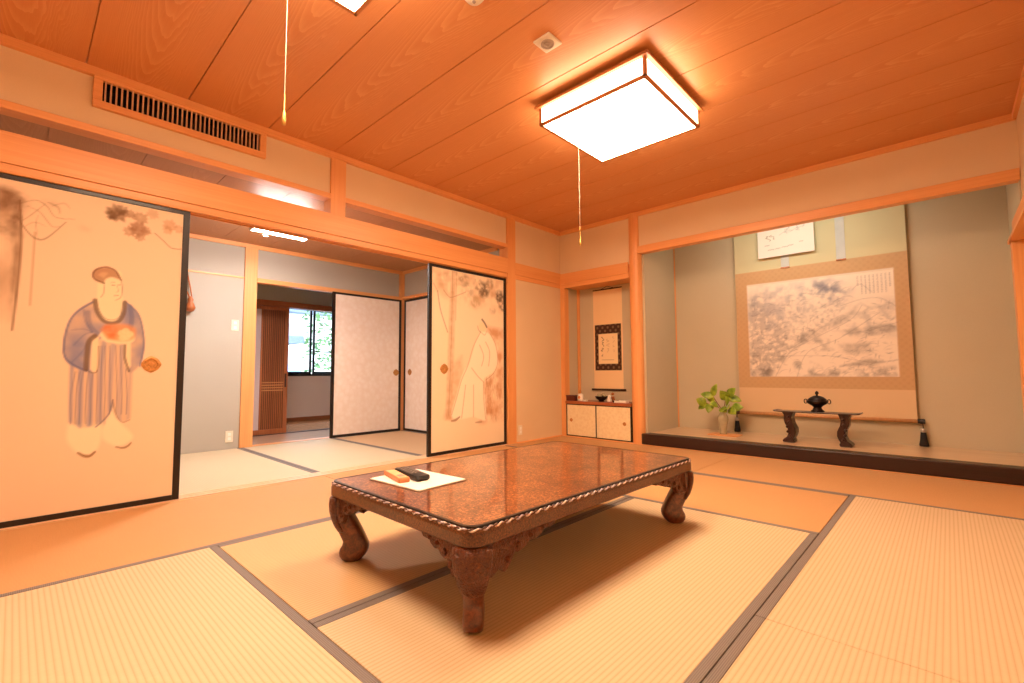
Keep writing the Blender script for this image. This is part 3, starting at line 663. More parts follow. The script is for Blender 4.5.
# ------------------------------------------------------------------ garden outside
S('ground', B(-30, -4.62, -18, 18, -.6, -.5), 'exground', 'pale garden ground outside the window', 'ground')
hs = thing('garden_shed', (-11.5, -.9, -.5), 'dark roofed shed seen through the corridor window', 'shed')
obj('shed_wall', B(-1.2, 1.2, -1.4, 1.5, 0, 2.2), 'exdark', hs); obj('shed_roof', MB().prism([(-1.6, 2.15), (1.6, 2.15), (1.5, 2.35), (0, 3.0), (-1.5, 2.35)], lambda x, z: (x, -1.8, z), lambda x, z: (x, 1.9, z)), 'exroof', hs)
hb = thing('neighbour_house', (-19, 5.5, -.5), 'white walled house beyond the garden, seen through the window', 'house')
obj('house_wall', B(-3, 3, -9, 7, 0, 3.8), 'exwall', hb); obj('house_roof', MB().prism([(-3.6, 3.75), (3.6, 3.75), (3.5, 4.0), (0, 5.6), (-3.5, 4.0)], lambda x, z: (x, -9.6, z), lambda x, z: (x, 7.6, z)), 'exroof', hb)
bs = thing('blue_cover', (-8.0, -.35, -.5), 'pale blue covered bin in the garden outside the window', 'garden bin')
obj('cover_sheet', MB().loft([[(x*k, y*k, z) for x, y in ((-.5, -.5), (.5, -.5), (.5, .55), (-.5, .55))] for k, z in ((1.0, 0), (1.02, .9), (.9, 1.15), (.55, 1.42), (.3, 1.5))]), 'blue', bs, .03)
obj('cover_base', B(-.54, .54, -.54, .59, 0, .12), 'exdark', bs)
fw = MB().box(-6.5, -6.35, -6, 6, -.5, .75)
tag(obj('garden_wall', fw, 'exwall'), 'low pale garden wall right outside the window', 'garden wall')
def tree(x, y, zt, n, label):
    t = thing('garden_tree', (x, y, -.5), label, 'tree')
    tk = MB().tube([(0, 0, 0), (.05, .05, 1.0), (-.04, .1, 2.0), (.02, .0, zt)], [.09, .07, .05, .02])
    for k in range(6):
        a = k*1.1; tk.tube([(0, .05, 1.0+.25*k), (.5*math.cos(a), .5*math.sin(a), 1.5+.25*k), (.9*math.cos(a), .9*math.sin(a), 1.7+.25*k)], [.03, .02, .008])
    obj('trunk', tk, 'bark', t)
    fo = MB()
    for k in range(n):
        a, r = random.random()*2*PI, 1.3*math.sqrt(random.random()); zz = 1.35+random.random()*(zt-.9)
        c = Vector((r*math.cos(a), r*math.sin(a), zz)); d = Vector((random.gauss(0, 1), random.gauss(0, 1), random.gauss(0, .5))).normalized(); e = d.orthogonal().normalized(); s_ = .05+.06*random.random()
        fo.add([c-d*s_, c+e*s_*.5, c+d*s_, c-e*s_*.5], [(0, 1, 2, 3)])
    obj('foliage', fo, 'foliage', t)
tree(-9.0, 1.9, 3.2, 900, 'green garden tree outside the corridor window')

# ------------------------------------------------------------------ ceiling lamps
lx0, lx1, ly0, ly1, lz0, lz1 = 1.650, 2.406, -2.390, -1.638, 2.392, 2.520
lc = ((lx0+lx1)/2, (ly0+ly1)/2)
lp = thing('ceiling_lamp', (lc[0], lc[1], ZC), 'large square glowing ceiling lamp with thin wooden frame, wholly in view', 'ceiling lamp', 'square wooden ceiling lamps')
a, b = (lx1-lx0)/2, (ly1-ly0)/2; zt, zb = lz1-ZC, lz0-ZC; r = .020
obj('ceiling_base', MB().box(-.2, .2, -.2, .2, zt, 0).box(-a+.021, a-.021, -b+.021, b-.021, zt-.012, zt-.001), 'plastic', lp)
fr = MB()
for sx in (-1, 1):
    for sy in (-1, 1): fr.box(sx*a, sx*(a-r), sy*b, sy*(b-r), zb, zt)
for s_ in (-1, 1):
    fr.box(-a, a, s_*b, s_*(b-r), zb, zb+r*.8); fr.box(s_*a, s_*(a-r), -b+r, b-r, zb, zb+r*.8)
    fr.box(-a-.022, a+.022, s_*(b+.022), s_*(b-.02), zt-.016, zt); fr.box(s_*(a+.022), s_*(a-.02), -b+.02, b-.02, zt-.016, zt)
obj('wooden_frame', fr, wood('lamp_frame_timber', 0, (176, 108, 60), (200, 132, 78), .45), lp, .0015)
di = MB().box(-a+.006, a-.006, -b+.006, b-.006, zb+.003, zb+.006); obj('bottom_diffuser', di, 'lamp', lp); di = MB()
for s_ in (-1, 1):
    di.box(-a+r, a-r, s_*(b-.004), s_*(b-.007), zb+.012, zt-.016); di.box(s_*(a-.004), s_*(a-.007), -b+r, b-r, zb+.012, zt-.016)
obj('side_diffuser', di, 'lamp_side', lp)
cd = obj('pull_cord', MB().tube([(-a+.015, .05, zb+.004), (-a+.015, .05, 1.80-ZC)], .0008, 6), 'cord', lp)
obj('cord_tassel', MB().lathe([(.001, .13), (.0025, .12), (.0025, .06), (.006, .05), (.008, .02), (.007, 0), (.001, 0)], (-a+.015, .05, 1.68-ZC), 10), 'brass', cd, smooth=True)
l2 = copy_tree(lp); l2.location = (lc[0], lc[1]-2.045, ZC); l2['label'] = 'second square ceiling lamp, cut off by the top photo edge'
for ch in l2.children:
    if ch.name.startswith('pull_cord'): ch.location = (0, .02, .08)

sm = thing('smoke_detector', (2.043, -2.79, ZC), 'square white detector with round grille on the ceiling left of the lamp', 'detector')
obj('plate', B(-.056, .056, -.058, .058, -.012, 0), 'plastic', sm, .008)
obj('round_grille', MB().lathe([(.036, 0), (.036, -.006), (.030, -.007), (.028, -.002), (.020, -.002), (.018, -.008), (.010, -.008), (.008, -.002), (.001, -.002)][::-1], (0, 0, -.012), 24), simple('pale_grille', (176, 160, 146), .5), sm)
sd = thing('heat_detector', (1.99, -3.275, ZC), 'small round white detector cut off by the top photo edge', 'detector')
obj('dome', MB().lathe([(.05, 0), (.05, -.012), (.035, -.03), (.012, -.036), (.001, -.036)][::-1], (0, 0, 0), 24), 'plastic', sd, smooth=True)
obj('sensor_tip', MB().ball((0, 0, -.038), .008, 6), 'grey', sd)
# vent
vt = thing('air_vent', (0, -3.967, 2.432), 'long wooden air vent grille with vertical slats high on the left wall', 'air vent')
obj('vent_frame', MB().box(-.012, .018, -.467, .467, -.103, -.062).box(-.012, .018, -.467, .467, .06, .085).box(-.012, .018, -.467, -.425, -.062, .06).box(-.012, .018, .425, .467, -.062, .06), 'wood_y', vt, .003)
obj('duct', MB().box(-.115, -.105, -.467, .467, -.103, .085).box(-.105, -.012, -.455, .455, -.10, -.064).box(-.105, -.012, -.455, .455, .062, .082).box(-.105, -.012, -.455, -.427, -.10, .08).box(-.105, -.012, .427, .455, -.10, .08), 'dark_hole', vt)
for k in range(34): obj('slat', B(-.006, .008, -.425+.025*(k+.5)-.004, -.425+.025*(k+.5)+.004, -.062, .06), 'slat', vt)

# ------------------------------------------------------------------ low table
tc = (2.059, -2.980); a, b = .464, .772
tt = thing('low_table', (tc[0], tc[1], 0), 'low lacquered table with carved curved legs in the middle of the mats', 'low table', None, math.radians(-.9))
def rrect(a, b, r, n=6):
    out = []
    for sx, sy, t0 in ((1, 1, 0), (-1, 1, PI/2), (-1, -1, PI), (1, -1, 1.5*PI)):
        for k in range(n+1): t = t0+PI/2*k/n; out.append((sx*(a-r)+r*math.cos(t), sy*(b-r)+r*math.sin(t)))
    return out
Z3 = .330
obj('tabletop', MB().slab(rrect(a-.017, b-.017, .042, 8), .29, Z3), 'burl', tt, .0015)
rp = rrect(a, b, .052, 8); rp1 = rrect(a-.004, b-.004, .05, 8)
eb = MB().loft([[(x, y, .268) for x, y in rrect(a-.006, b-.006, .05, 8)], [(x, y, .274) for x, y in rp], [(x, y, .306) for x, y in rp], [(x, y, .318) for x, y in rp1], [(x, y, .322) for x, y in rrect(a-.012, b-.012, .044, 8)]])
obj('edge_band', eb, 'edge', tt)
ol = MB(); p0, p1 = rrect(a-.009, b-.009, .046, 8), rrect(a-.019, b-.019, .042, 8); n = len(p0)
ol.add([(x, y, Z3+.0005) for x, y in p0]+[(x, y, Z3+.001) for x, y in p1]+[(x, y, .318) for x, y in p0], [(i, (i+1) % n, n+(i+1) % n, n+i) for i in range(n)]+[(2*n+i, 2*n+(i+1) % n, (i+1) % n, i) for i in range(n)])
obj('lacquer_line', ol, 'lacquer', tt)
# twisted mother-of-pearl rope along the upper edge
loop = rrect(a-.004, b-.004, .05, 8); loop.append(loop[0]); dense = []
for (x0, y0), (x1, y1) in zip(loop[:-1], loop[1:]):
    L = math.hypot(x1-x0, y1-y0); k = max(1, int(L/.005))
    dense += [(x0+(x1-x0)*j/k, y0+(y1-y0)*j/k) for j in range(k)]
rope = MB(); acc = 0; pts = []; pts2 = []
nd_ = len(dense)
for i in range(nd_+1):
    x, y = dense[i % nd_]; xn, yn = dense[(i+1) % nd_]; xp, yp = dense[(i-1) % nd_]
    tx, ty = xn-xp, yn-yp; L = math.hypot(tx, ty) or 1; nx, ny = ty/L, -tx/L
    ph = acc*2*PI/.046; acc += math.hypot(xn-x, yn-y)
    pts.append((x+nx*(-.001+.003*math.cos(ph)), y+ny*(-.001+.003*math.cos(ph)), .3200+.0036*math.sin(ph))); pts2.append((x-nx*(.001+.003*math.cos(ph)), y-ny*(.001+.003*math.cos(ph)), .3200-.0036*math.sin(ph)))
rope.tube(pts, .0031, 6); rope.cur = 1; rope.tube(pts2, .0031, 6)
obj('pearl_rope_inlay', rope, ['pearl', 'edge'], tt, smooth=True)
# legs: S-curved in the diagonal plane; brackets: scalloped carved plates
LP = [(.268, .012, .095, .100), (.24, .012, .090, .100), (.20, .015, .086, .096), (.165, .024, .108, .085), (.126, .038, .132, .070), (.10, .050, .146, .066), (.081, .059, .155, .064), (.066, .056, .162, .064), (.051, .047, .162, .066), (.036, .043, .158, .067), (.021, .046, .149, .066), (.008, .056, .136, .061), (.0015, .068, .122, .054)]
BRK = [(.06, .0), (.40, .0), (.385, .016), (.355, .020), (.33, .018), (.315, .030), (.285, .040), (.255, .038), (.235, .052), (.20, .060), (.185, .056), (.172, .075), (.155, .096), (.138, .104), (.125, .094), (.115, .088), (.10, .096), (.085, .104), (.06, .100)]
for sx in (1, -1):
    for sy in (1, -1):
        dx, dy = -sx/math.sqrt(2), -sy/math.sqrt(2); ex, ey = -dy, dx
        cx0, cy0 = sx*(a-.012), sy*(b-.012); rings = []
        for z, i0, i1, w in LP:
            ring = []
            for k in range(16):
                t = 2*PI*k/16; ct, st_ = math.cos(t), math.sin(t); q = .5
                u = (i0+i1)/2+(i1-i0)/2*math.copysign(abs(ct)**q, ct); v = w/2*math.copysign(abs(st_)**q, st_)
                ring.append((cx0+dx*u+ex*v, cy0+dy*u+ey*v, z))
            rings.append(ring if True else ring)
        rings = rings[::-1]
        lg = obj('leg', MB().loft(rings), 'tableleg', tt, smooth=True)
        # carved knee on the leg
        kr = []
        for z, i0, w in [(.266, .004, .118), (.24, .002, .122), (.21, .004, .116), (.18, .010, .104), (.15, .020, .090), (.125, .034, .074), (.108, .046, .04)]:
            kr.append([(cx0+dx*(i0+.045*(1-math.cos(t))*.5+.01*math.cos(3*t)*.4)+ex*w/2*math.sin(t), cy0+dy*(i0+.045*(1-math.cos(t))*.5)+ey*w/2*math.sin(t), z) for t in [2*PI*k/20 for k in range(20)]])
        obj('carved_knee', MB().loft(kr[::-1]), 'carved', lg, smooth=True)
        m1 = MB().prism(BRK, lambda s_, d, sx=sx, sy=sy: (sx*(a-.012-s_*.64), sy*(b-.014), .268-d), lambda s_, d, sx=sx, sy=sy: (sx*(a-.012-s_*.64), sy*(b-.040), .268-d))
        m2 = MB().prism([(s_*1.0, d) for s_, d in BRK], lambda s_, d, sx=sx, sy=sy: (sx*(a-.014), sy*(b-.012-s_), .268-d), lambda s_, d, sx=sx, sy=sy: (sx*(a-.040), sy*(b-.012-s_), .268-d))
        # raised scroll bosses
        for mm, f_ in ((m1, lambda s_, d: (sx*(a-.012-s_*.64), sy*(b-.014), .268-d)), (m2, lambda s_, d: (sx*(a-.014), sy*(b-.012-s_), .268-d))):
            for s_, d, r in [(.152, .066, .012), (.20, .036, .012), (.26, .02, .010), (.32, .010, .008)]:
                mm.ball(f_(s_, d), r, 6)
            obj('carved_bracket', mm, 'carved', lg, .004)
# things on the table
ZT = Z3+.001
pm = thing('place_mat', (1.875, -3.49, ZT), 'white rectangular tray mat under the remotes on the low table', 'tray mat', None, math.radians(3))
obj('mat_sheet', MB().slab(rrect(.163, .123, .004), .0, .006), 'white', pm, .001)
obj('mat_trim', MB().slab(rrect(.166, .126, .005), -.0, .0025), 'silver', pm)
rb = thing('remote_control', (1.820, -3.482, ZT+.0065), 'black remote control with grey buttons on the white mat', 'remote control', None, math.radians(-10))
obj('remote_body', MB().loft([[(x*k1+.0, y*k2, z) for x, y in rrect(.118, .032, .014)] for k1, k2, z in ((.95, .8, 0), (1, 1, .006), (1, 1, .016), (.97, .93, .021))]), 'black', rb, smooth=False)
for i in range(7):
    for j in range(3): obj('button', B(-.095+.022*i, -.083+.022*i, -.018+.015*j-.004, -.018+.015*j+.004, .021, .0235), 'grey', rb)
rw = thing('remote_control', (1.806, -3.549, ZT+.0065), 'tan remote control lying in front of the black one on the white mat', 'remote control', None, math.radians(-14))
obj('remote_body', MB().loft([[(x*k1, y*k2, z) for x, y in rrect(.098, .024, .006)] for k1, k2, z in ((.98, .92, 0), (1, 1, .004), (1, 1, .015), (.97, .92, .019))]), 'orange', rw)
obj('remote_face', MB().slab(rrect(.086, .018, .004), .0185, .0202), simple('pale_tan_face', (236, 190, 138), .4), rw)
obj('display', B(.03, .07, -.012, .012, .020, .0208), 'grey', rw)

# ------------------------------------------------------------------ niche: cabinet, scroll, ornaments
cb = thing('low_cabinet', (.5125, .0, .0), 'low built-in cabinet with two gold flecked sliding doors in the narrow niche', 'cabinet')
obj('cabinet_body', MB().box(-.4475, .4425, .02, .298, .002, .395), 'dark_x', cb)
obj('base_rail', B(-.4475, .4425, -.004, .02, .0, .008), 'wood_x', cb, .002)
obj('top_board', B(-.4475, .4425, -.012, .298, .395, .43), wood('red_shelf_timber', 0, (150, 74, 40), (176, 98, 56), .3, .3), cb, .003)
for k, (x0, x1, px) in enumerate(((-.4475, -.008, -.375), (-.021, .4425, .355))):
    yy = .004 if k == 0 else -.004
    fr = MB().box(x0, x0+.013, yy, yy+.014, .008, .395).box(x1-.013, x1, yy, yy+.014, .008, .395).box(x0+.013, x1-.013, yy, yy+.014, .008, .02).box(x0+.013, x1-.013, yy, yy+.014, .383, .395)
    o = obj('cabinet_door', MB().box(x0+.013, x1-.013, yy+.003, yy+.011, .02, .383), 'goldpaper', cb)
    obj('door_frame', fr, 'lacquer', o, .001); finger_pull(o, px, yy+.003, .20, 'y', .021)

def scroll(name, xc, yb, xw, ztop, zbot, label):
    return thing(name, (xc, yb, zbot), label, 'hanging scroll')
sy_ = .293
ns = scroll('hanging_scroll', .497, sy_, .39, 1.80, .565, 'slim calligraphy scroll with dark brocade border hanging in the narrow niche')
sh = Sheet(-.205, .205, .0, 1.235, .0042, (246, 214, 168))
sh.wash(.35*sh.noise(3, 3, 2, 3, .3), (232, 190, 140))
sh.stroke([(0, .8), (0, .8)], .001, (0, 0, 0), 0)
sh.fill([(-.185, .235), (.185, .235), (.185, .80), (-.185, .80)], (70, 46, 34), 1, .004)
bro = np.clip((np.cos((sh.X)*2*PI/.074)*np.cos((sh.Y-.27)*2*PI/.082))*1.8-.2, 0, 1)*sh.mask([(-.185, .235), (.185, .235), (.185, .80), (-.185, .80)])
sh.wash(bro*.55, (150, 118, 92))
sh.fill([(-.135, .315), (.135, .315), (.135, .685), (-.135, .685)], (246, 220, 176), 1, .004)
rr = random.Random(3)
def scribble(sh, x, y, s_, rgb, a, k=5, w=.16):
    px, py = x+s_*(rr.random()-.5)*.5, y+s_*.45
    for i in range(k):
        nx, ny = x+s_*(rr.random()-.5), y+s_*(.5-(i+rr.random())/k)
        sh.stroke(smooth_path([(px, py), ((px+nx)/2+s_*.15*(rr.random()-.5), (py+ny)/2), (nx, ny)], 3), s_*w, rgb, a, .5); px, py = nx, ny
for y, s_ in ((.62, .06), (.555, .06), (.485, .055), (.42, .03)): scribble(sh, -.085, y, s_, (92, 64, 46), .75)
for y, s_ in ((.60, .045), (.54, .045), (.48, .05)): scribble(sh, .0, y, s_, (150, 108, 76), .45)
for y in (.63, .58, .53, .47): scribble(sh, .08, y, .03, (130, 92, 64), .45)
sh.stroke([(-.09, .365), (.08, .362)], .006, (110, 80, 58), .6)
sh.build('mounted_paper', ns, lambda X, Y: (X, np.full_like(X, -.001)+0*Y, Y))
obj('bottom_rod', MB().tube([(-.235, -.006, .0), (.235, -.006, .0)], .012, 12), 'dark_x', ns, smooth=True)
obj('top_batten', B(-.205, .205, -.006, .004, 1.232, 1.245), 'dark_x', ns, .001)
obj('hanging_cord', MB().tube([(-.09, 0, 1.243), (0, 0, 1.275)], .003, 6).tube([(.09, 0, 1.243), (0, 0, 1.275)], .003, 6), 'ink', ns)

ZS = .43
def small(name, loc, label, cat, parts, rz=0):
    t = thing(name, loc, label, cat, 'ornaments on the niche shelf', rz)
    for nm, mb, mt, sm_ in parts: obj(nm, mb, mt, t, 0 if sm_ else .002, sm_)
    return t
def SX(u, v, y): p = at(u, v, 1, y); return p[0]
small('lacquer_box', (SX(572.5, 399, .05), .05, ZS), 'dark red lacquer box at the left end of the niche shelf', 'box', [('box_body', B(-.062, .062, -.045, .045, 0, .05), 'redbox', 0), ('box_lid', B(-.065, .065, -.048, .048, .05, .068), 'redbox', 0)])
small('white_ornament', (SX(580.6, 399, .06), .06, ZS), 'small white rounded ornament with an orange dot next to the dark red box', 'ornament', [('ornament_body', MB().lathe([(.001, 0), (.038, .0), (.042, .025), (.042, .055), (.036, .08), (.02, .09), (.001, .091)], (0, 0, 0), 20, 1, .7), 'white', 1), ('orange_dot', MB().lathe([(.001, 0), (.018, 0), (.018, .004), (.001, .004)], (0, 0, 0), 16), 'orange', 0)])
_c = [o for o in bpy.data.objects if o.name.startswith('orange_dot')][-1]; _c.rotation_euler = (PI/2, 0, 0); _c.location = (0.0, -.028, .045)
small('paper_block', (SX(585.5, 400, .06), .06, ZS), 'tiny white block right of the rounded white ornament', 'block', [('block', B(-.02, .02, -.02, .02, 0, .016), 'white', 0)])
small('flower_bowl', (SX(601.5, 400, .12), .12, ZS), 'dark metal bowl with small arrangement in the middle of the niche shelf', 'bowl', [('bowl', MB().lathe([(.001, 0), (.035, 0), (.03, .012), (.06, .03), (.078, .06), (.074, .064), (.05, .04), (.001, .035)], (0, 0, 0), 20), 'bronze', 1), ('arrangement', MB().ball((-.03, 0, .075), .022, 6).ball((.02, .01, .085), .02, 6).ball((.0, -.02, .07), .022, 6).ball((.045, 0, .07), .016, 6).ball((-.05, .01, .08), .014, 6), 'celadon', 1)])
for u, lab, mt, hgt in ((609.5, 'small white figurine right of the dark bowl', 'white', .085), (612.8, 'small brown figurine behind the white one', 'gourd', .11)):
    small('figurine', (SX(u, 400, .12 if mt == 'white' else .19), .12 if mt == 'white' else .19, ZS), lab, 'figurine', [('figurine_body', MB().lathe([(.001, 0), (.026, 0), (.028, .02), (.018, .05), (.022, .06)], (0, 0, 0), 14), mt, 1), ('figurine_head', MB().ball((0, 0, hgt-.02), .018, 7), mt, 1)])
small('dark_case', (SX(615.5, 402, .06), .06, ZS), 'little dark case between the figurines and the white tray', 'case', [('case_body', B(-.028, .028, -.02, .02, 0, .018), 'dark_x', 0), ('case_lid', B(-.03, .03, -.022, .022, .018, .024), 'dark_x', 0)])
small('white_tray', (SX(621.5, 402, .05), .05, ZS), 'flat white tray at the right end of the niche shelf', 'tray', [('tray_base', B(-.075, .075, -.035, .035, 0, .008), 'white', 0), ('tray_rim', MB().box(-.075, .075, -.035, -.031, .008, .024).box(-.075, .075, .031, .035, .008, .024).box(-.075, -.071, -.031, .031, .008, .024).box(.071, .075, -.031, .031, .008, .024), 'white', 0)])

# ------------------------------------------------------------------ alcove: great scroll
SYB = AD-.045
gs = thing('hanging_scroll', (2.575, SYB, .335), 'large landscape scroll hanging in the deep alcove', 'hanging scroll')
GW = .735; GH = 2.10
sh = Sheet(-GW, GW, .0, GH, .0078, (226, 192, 150))
# mount: plain upper and lower cloth, brocade middle
zc0, zc1 = .27, 1.525
sh.fill([(-GW-.1, zc1), (GW+.1, zc1), (GW+.1, GH+.1), (-GW-.1, GH+.1)], (212, 200, 158), 1, .006)
sh.fill([(-GW-.1, zc0), (GW+.1, zc0), (GW+.1, zc1), (-GW-.1, zc1)], (206, 166, 122), 1, .006)
mid = sh.mask([(-GW-.1, zc0), (GW+.1, zc0), (GW+.1, zc1), (-GW-.1, zc1)])
sh.wash(mid*np.clip(np.cos(sh.X*2*PI/.06)*np.cos(sh.Y*2*PI/.06)+.1, 0, 1)*.18, (176, 134, 92))
sh.wash(.12*sh.noise(4, 3, 44), (180, 150, 110))
X0, X1, YA, YB = -.618, .632, .388, 1.375
def inside(soft=.006): return sh.mask([(X0, YA), (X1, YA), (X1, YB), (X0, YB)], soft)
im = inside(); sh.wash(im, (244, 226, 206))
sh.fill([(X0-.0, YB), (X1, YB), (X1, YB+.012), (X0, YB+.012)], (236, 222, 200), .9)
gq = lambda u, v: (at(u, v, 1, SYB)[0]-2.575, at(u, v, 1, SYB)[2]-.335)
G = (128, 120, 122)
n1, n2, n3 = sh.noise(5, 5, 51), sh.noise(16, 4, 52), sh.noise(40, 2, 53)
ridg = 1-np.abs(2*sh.noise(9, 4, 54, 1, 1.5)-1)
def ink(poly, soft, fld, a, rgb=G): sh.wash(im*sh.mask([gq(*p) for p in poly], soft)*np.clip(fld, 0, 1)*a*.62, rgb)
ink(((747, 300), (760, 288), (800, 284), (830, 278), (850, 290), (840, 305), (812, 312), (780, 330), (747, 335)), .12, n2*2.4-.75, .75, (132, 132, 148))
ink(((800, 296), (815, 282), (834, 282), (846, 292), (838, 300), (816, 304)), .08, n2*2.6-.65, 1.15, (108, 110, 130))
ink(((747, 300), (760, 298), (775, 320), (790, 345), (770, 376), (747, 376)), .15, ridg*2.4*n3*1.6-.55, .7)
ink(((747, 350), (770, 356), (790, 340), (812, 330), (800, 345), (780, 365), (770, 377), (747, 377)), .07, n2*3-1.1, .8, (112, 98, 92))
ink(((780, 345), (800, 336), (830, 322), (850, 312), (860, 303), (850, 318), (815, 340), (785, 350)), .05, n2*3-1.1, .75, (118, 104, 98))
ink(((780, 305), (850, 300), (845, 318), (800, 338), (775, 345)), .1, n3*2.2-.8, .5)
ink(((845, 320), (870, 300), (897, 300), (898, 335), (860, 335), (835, 330)), .1, ridg*2.4-1.45, .6)
ink(((844, 330), (870, 326), (898, 322), (898, 330), (868, 336), (850, 336)), .03, n2*2.6-.7, .7, (118, 104, 98))
ink(((805, 340), (830, 338), (834, 350), (815, 352)), .03, n2*2.6-.8, .7, (124, 108, 100))
ink(((838, 344), (870, 342), (876, 354), (842, 354)), .04, n2*2.6-.9, .65, (124, 110, 104))
ink(((793, 362), (805, 360), (830, 370), (850, 372), (870, 368), (898, 366), (899, 377), (800, 377)), .05, n2*3.2-1.15, .85, (98, 84, 78))
ink(((750, 362), (775, 358), (770, 377), (750, 377)), .06, n2*3-1.0, .8, (104, 92, 86))
ink(((840, 366), (872, 358), (885, 362), (870, 366)), .03, n2*2.6-.6, .8, (100, 86, 80))
for pts in [((752, 356), (790, 356), (830, 356), (870, 362), (898, 360)), ((776, 376), (790, 352), (815, 338), (850, 320), (862, 305)), ((797, 377), (808, 352), (840, 338), (880, 312)), ((846, 334), (870, 330), (898, 322)), ((778, 352), (795, 346), (822, 327)), ((840, 306), (862, 299), (880, 298), (896, 306)), ((852, 290), (860, 284), (872, 292))]:
    sh.stroke([gq(*p) for p in smooth_path(pts)], .006, (140, 126, 120), .4)
r2 = random.Random(9)
for k in range(420):
    u = 748+150*r2.random(); v = 300+76*r2.random()
    if 790+(377-v)*.9-15 < u < 812+(377-v)*.95+10 and r2.random() < .8: continue
    x, y = gq(u, v)
    if not (X0+.02 < x < X1-.02 and YA+.02 < y < YB-.02): continue
    L = .008+.02*r2.random(); an = r2.choice((.2, -.3, 1.4, .6))
    i0 = max(0, int((y-sh.y0)/sh.res)-6); j0 = max(0, int((x-sh.x0)/sh.res)-6)
    sl = np.s_[i0:i0+13, j0:j0+13]
    t = (sh.X[sl]-x)*math.cos(an)+(sh.Y[sl]-y)*math.sin(an); nrm = -(sh.X[sl]-x)*math.sin(an)+(sh.Y[sl]-y)*math.cos(an)
    aa = (np.clip(1.3-np.abs(t)/L, 0, 1)*np.clip(1.3-np.abs(nrm)/.005, 0, 1)*(.12+.3*r2.random()))[..., None]
    sh.c[sl] = sh.c[sl]*(1-aa)+np.array(lin((104, 92, 88)))*aa
for k in range(260):
    u = 752+140*r2.random(); v = 282+92*r2.random(); x, y = gq(u, v)
    if not (X0+.03 < x < X1-.03 and YA+.03 < y < YB-.06) or (u > 850 and v < 300): continue
    if 792+(377-v)*.9 < u < 812+(377-v)*.95: continue
    an = r2.choice((.5, .35, -.25)); L = .02+.05*r2.random(); i0 = max(0, int((y-sh.y0)/sh.res)-10); j0 = max(0, int((x-sh.x0)/sh.res)-10)
    sl = np.s_[i0:i0+21, j0:j0+21]
    t = (sh.X[sl]-x)*math.cos(an)+(sh.Y[sl]-y)*math.sin(an); nrm = -(sh.X[sl]-x)*math.sin(an)+(sh.Y[sl]-y)*math.cos(an)+.4*t*t/L
    aa = (np.clip(1.2-np.abs(t)/L, 0, 1)*np.clip(1.25-np.abs(nrm)/.0045, 0, 1)*(.12+.22*r2.random()))[..., None]
    sh.c[sl] = sh.c[sl]*(1-aa)+np.array(lin((112, 102, 104)))*aa
# columns of small inscription at the upper right of the picture
for k in range(9):
    x = .615-.030*k-.012
    for j in range(11 if k else 8):
        y = YB-.035-.0165*j
        if k == 8 and j > 5: break
        w = .009
        sh.stroke([(x-w*.5, y+.003*(j % 2)), (x+w*.5, y)], .005, (120, 110, 108), .45); sh.stroke([(x+w*.2*((j*7+k) % 3-1), y+.006), (x, y-.005)], .004, (120, 110, 108), .4)
sh.build('mounted_painting', gs, lambda X, Y: (X, .0+0*X, Y))
obj('scroll_backing', B(-GW, GW, .0015, .004, 0, GH), simple('scroll_back_paper', (190, 160, 120), .8), gs)
obj('bottom_roller', MB().tube([(-GW+.0, -.004, -.004), (GW, -.004, -.004)], .017, 14), simple('cloth_wrapped_roller', (206, 150, 100), .6), gs, smooth=True)
for s_ in (-1, 1): obj('roller_knob', MB().tube([(s_*GW, -.004, -.004), (s_*(GW+.012), -.004, -.004), (s_*(GW+.02), -.004, -.004), (s_*(GW+.045), -.004, -.004), (s_*(GW+.05), -.004, -.004)], [.019, .019, .023, .024, .018], 14), 'lacquer', gs)
for x in (2.337, 2.82):
    fs = Sheet(-.0375, .0375, 1.53, GH, .0075, (206, 204, 196)); fs.wash(.25*fs.noise(20, 2, 3), (170, 170, 166))
    fs.build('hanging_strip', gs, lambda X, Y, x=x: (X+x-2.575, np.full_like(X, -.010)+.006*np.cos((Y-1.5)*3.0), Y))
    obj('strip_end', B(x-2.575-.041, x-2.575+.041, -.013, -.003, 1.519, 1.533), 'gourd', gs, .002)
obj('top_batten', B(-GW, GW, -.012, .004, GH, GH+.025), 'dark_x', gs, .002)
obj('hanging_cord', MB().tube([(-.3, 0, GH+.025), (0, 0, GH+.1), (.3, 0, GH+.025)], .004, 6), 'ink', gs)
for s_, lab in ((-1, 'black tassel weight hanging from the left end of the large scroll roller'), (1, 'black tassel weight hanging from the right end of the large scroll roller')):
    wt_ = thing('scroll_weight', (2.575+s_*(GW+.034), SYB-.004, .118), lab, 'scroll weight', 'tassel weights of the large scroll')
    obj('cord_loop', MB().tube([(0, -.026, .205), (0, -.01, .16), (0, .0, .14)], .003, 6).tube([(0, .018, .21), (0, .006, .16), (0, .0, .14)], .003, 6), 'ink', wt_)
    obj('silver_ring', MB().lathe([(.012, .118), (.019, .122), (.021, .135), (.018, .15), (.008, .155)], (0, 0, 0), 14), 'silver', wt_, smooth=True)
    obj('tassel', MB().lathe([(.030, .0), (.033, .012), (.026, .05), (.022, .09), (.019, .118), (.005, .122)], (0, 0, 0), 14), 'ink', wt_, smooth=True)
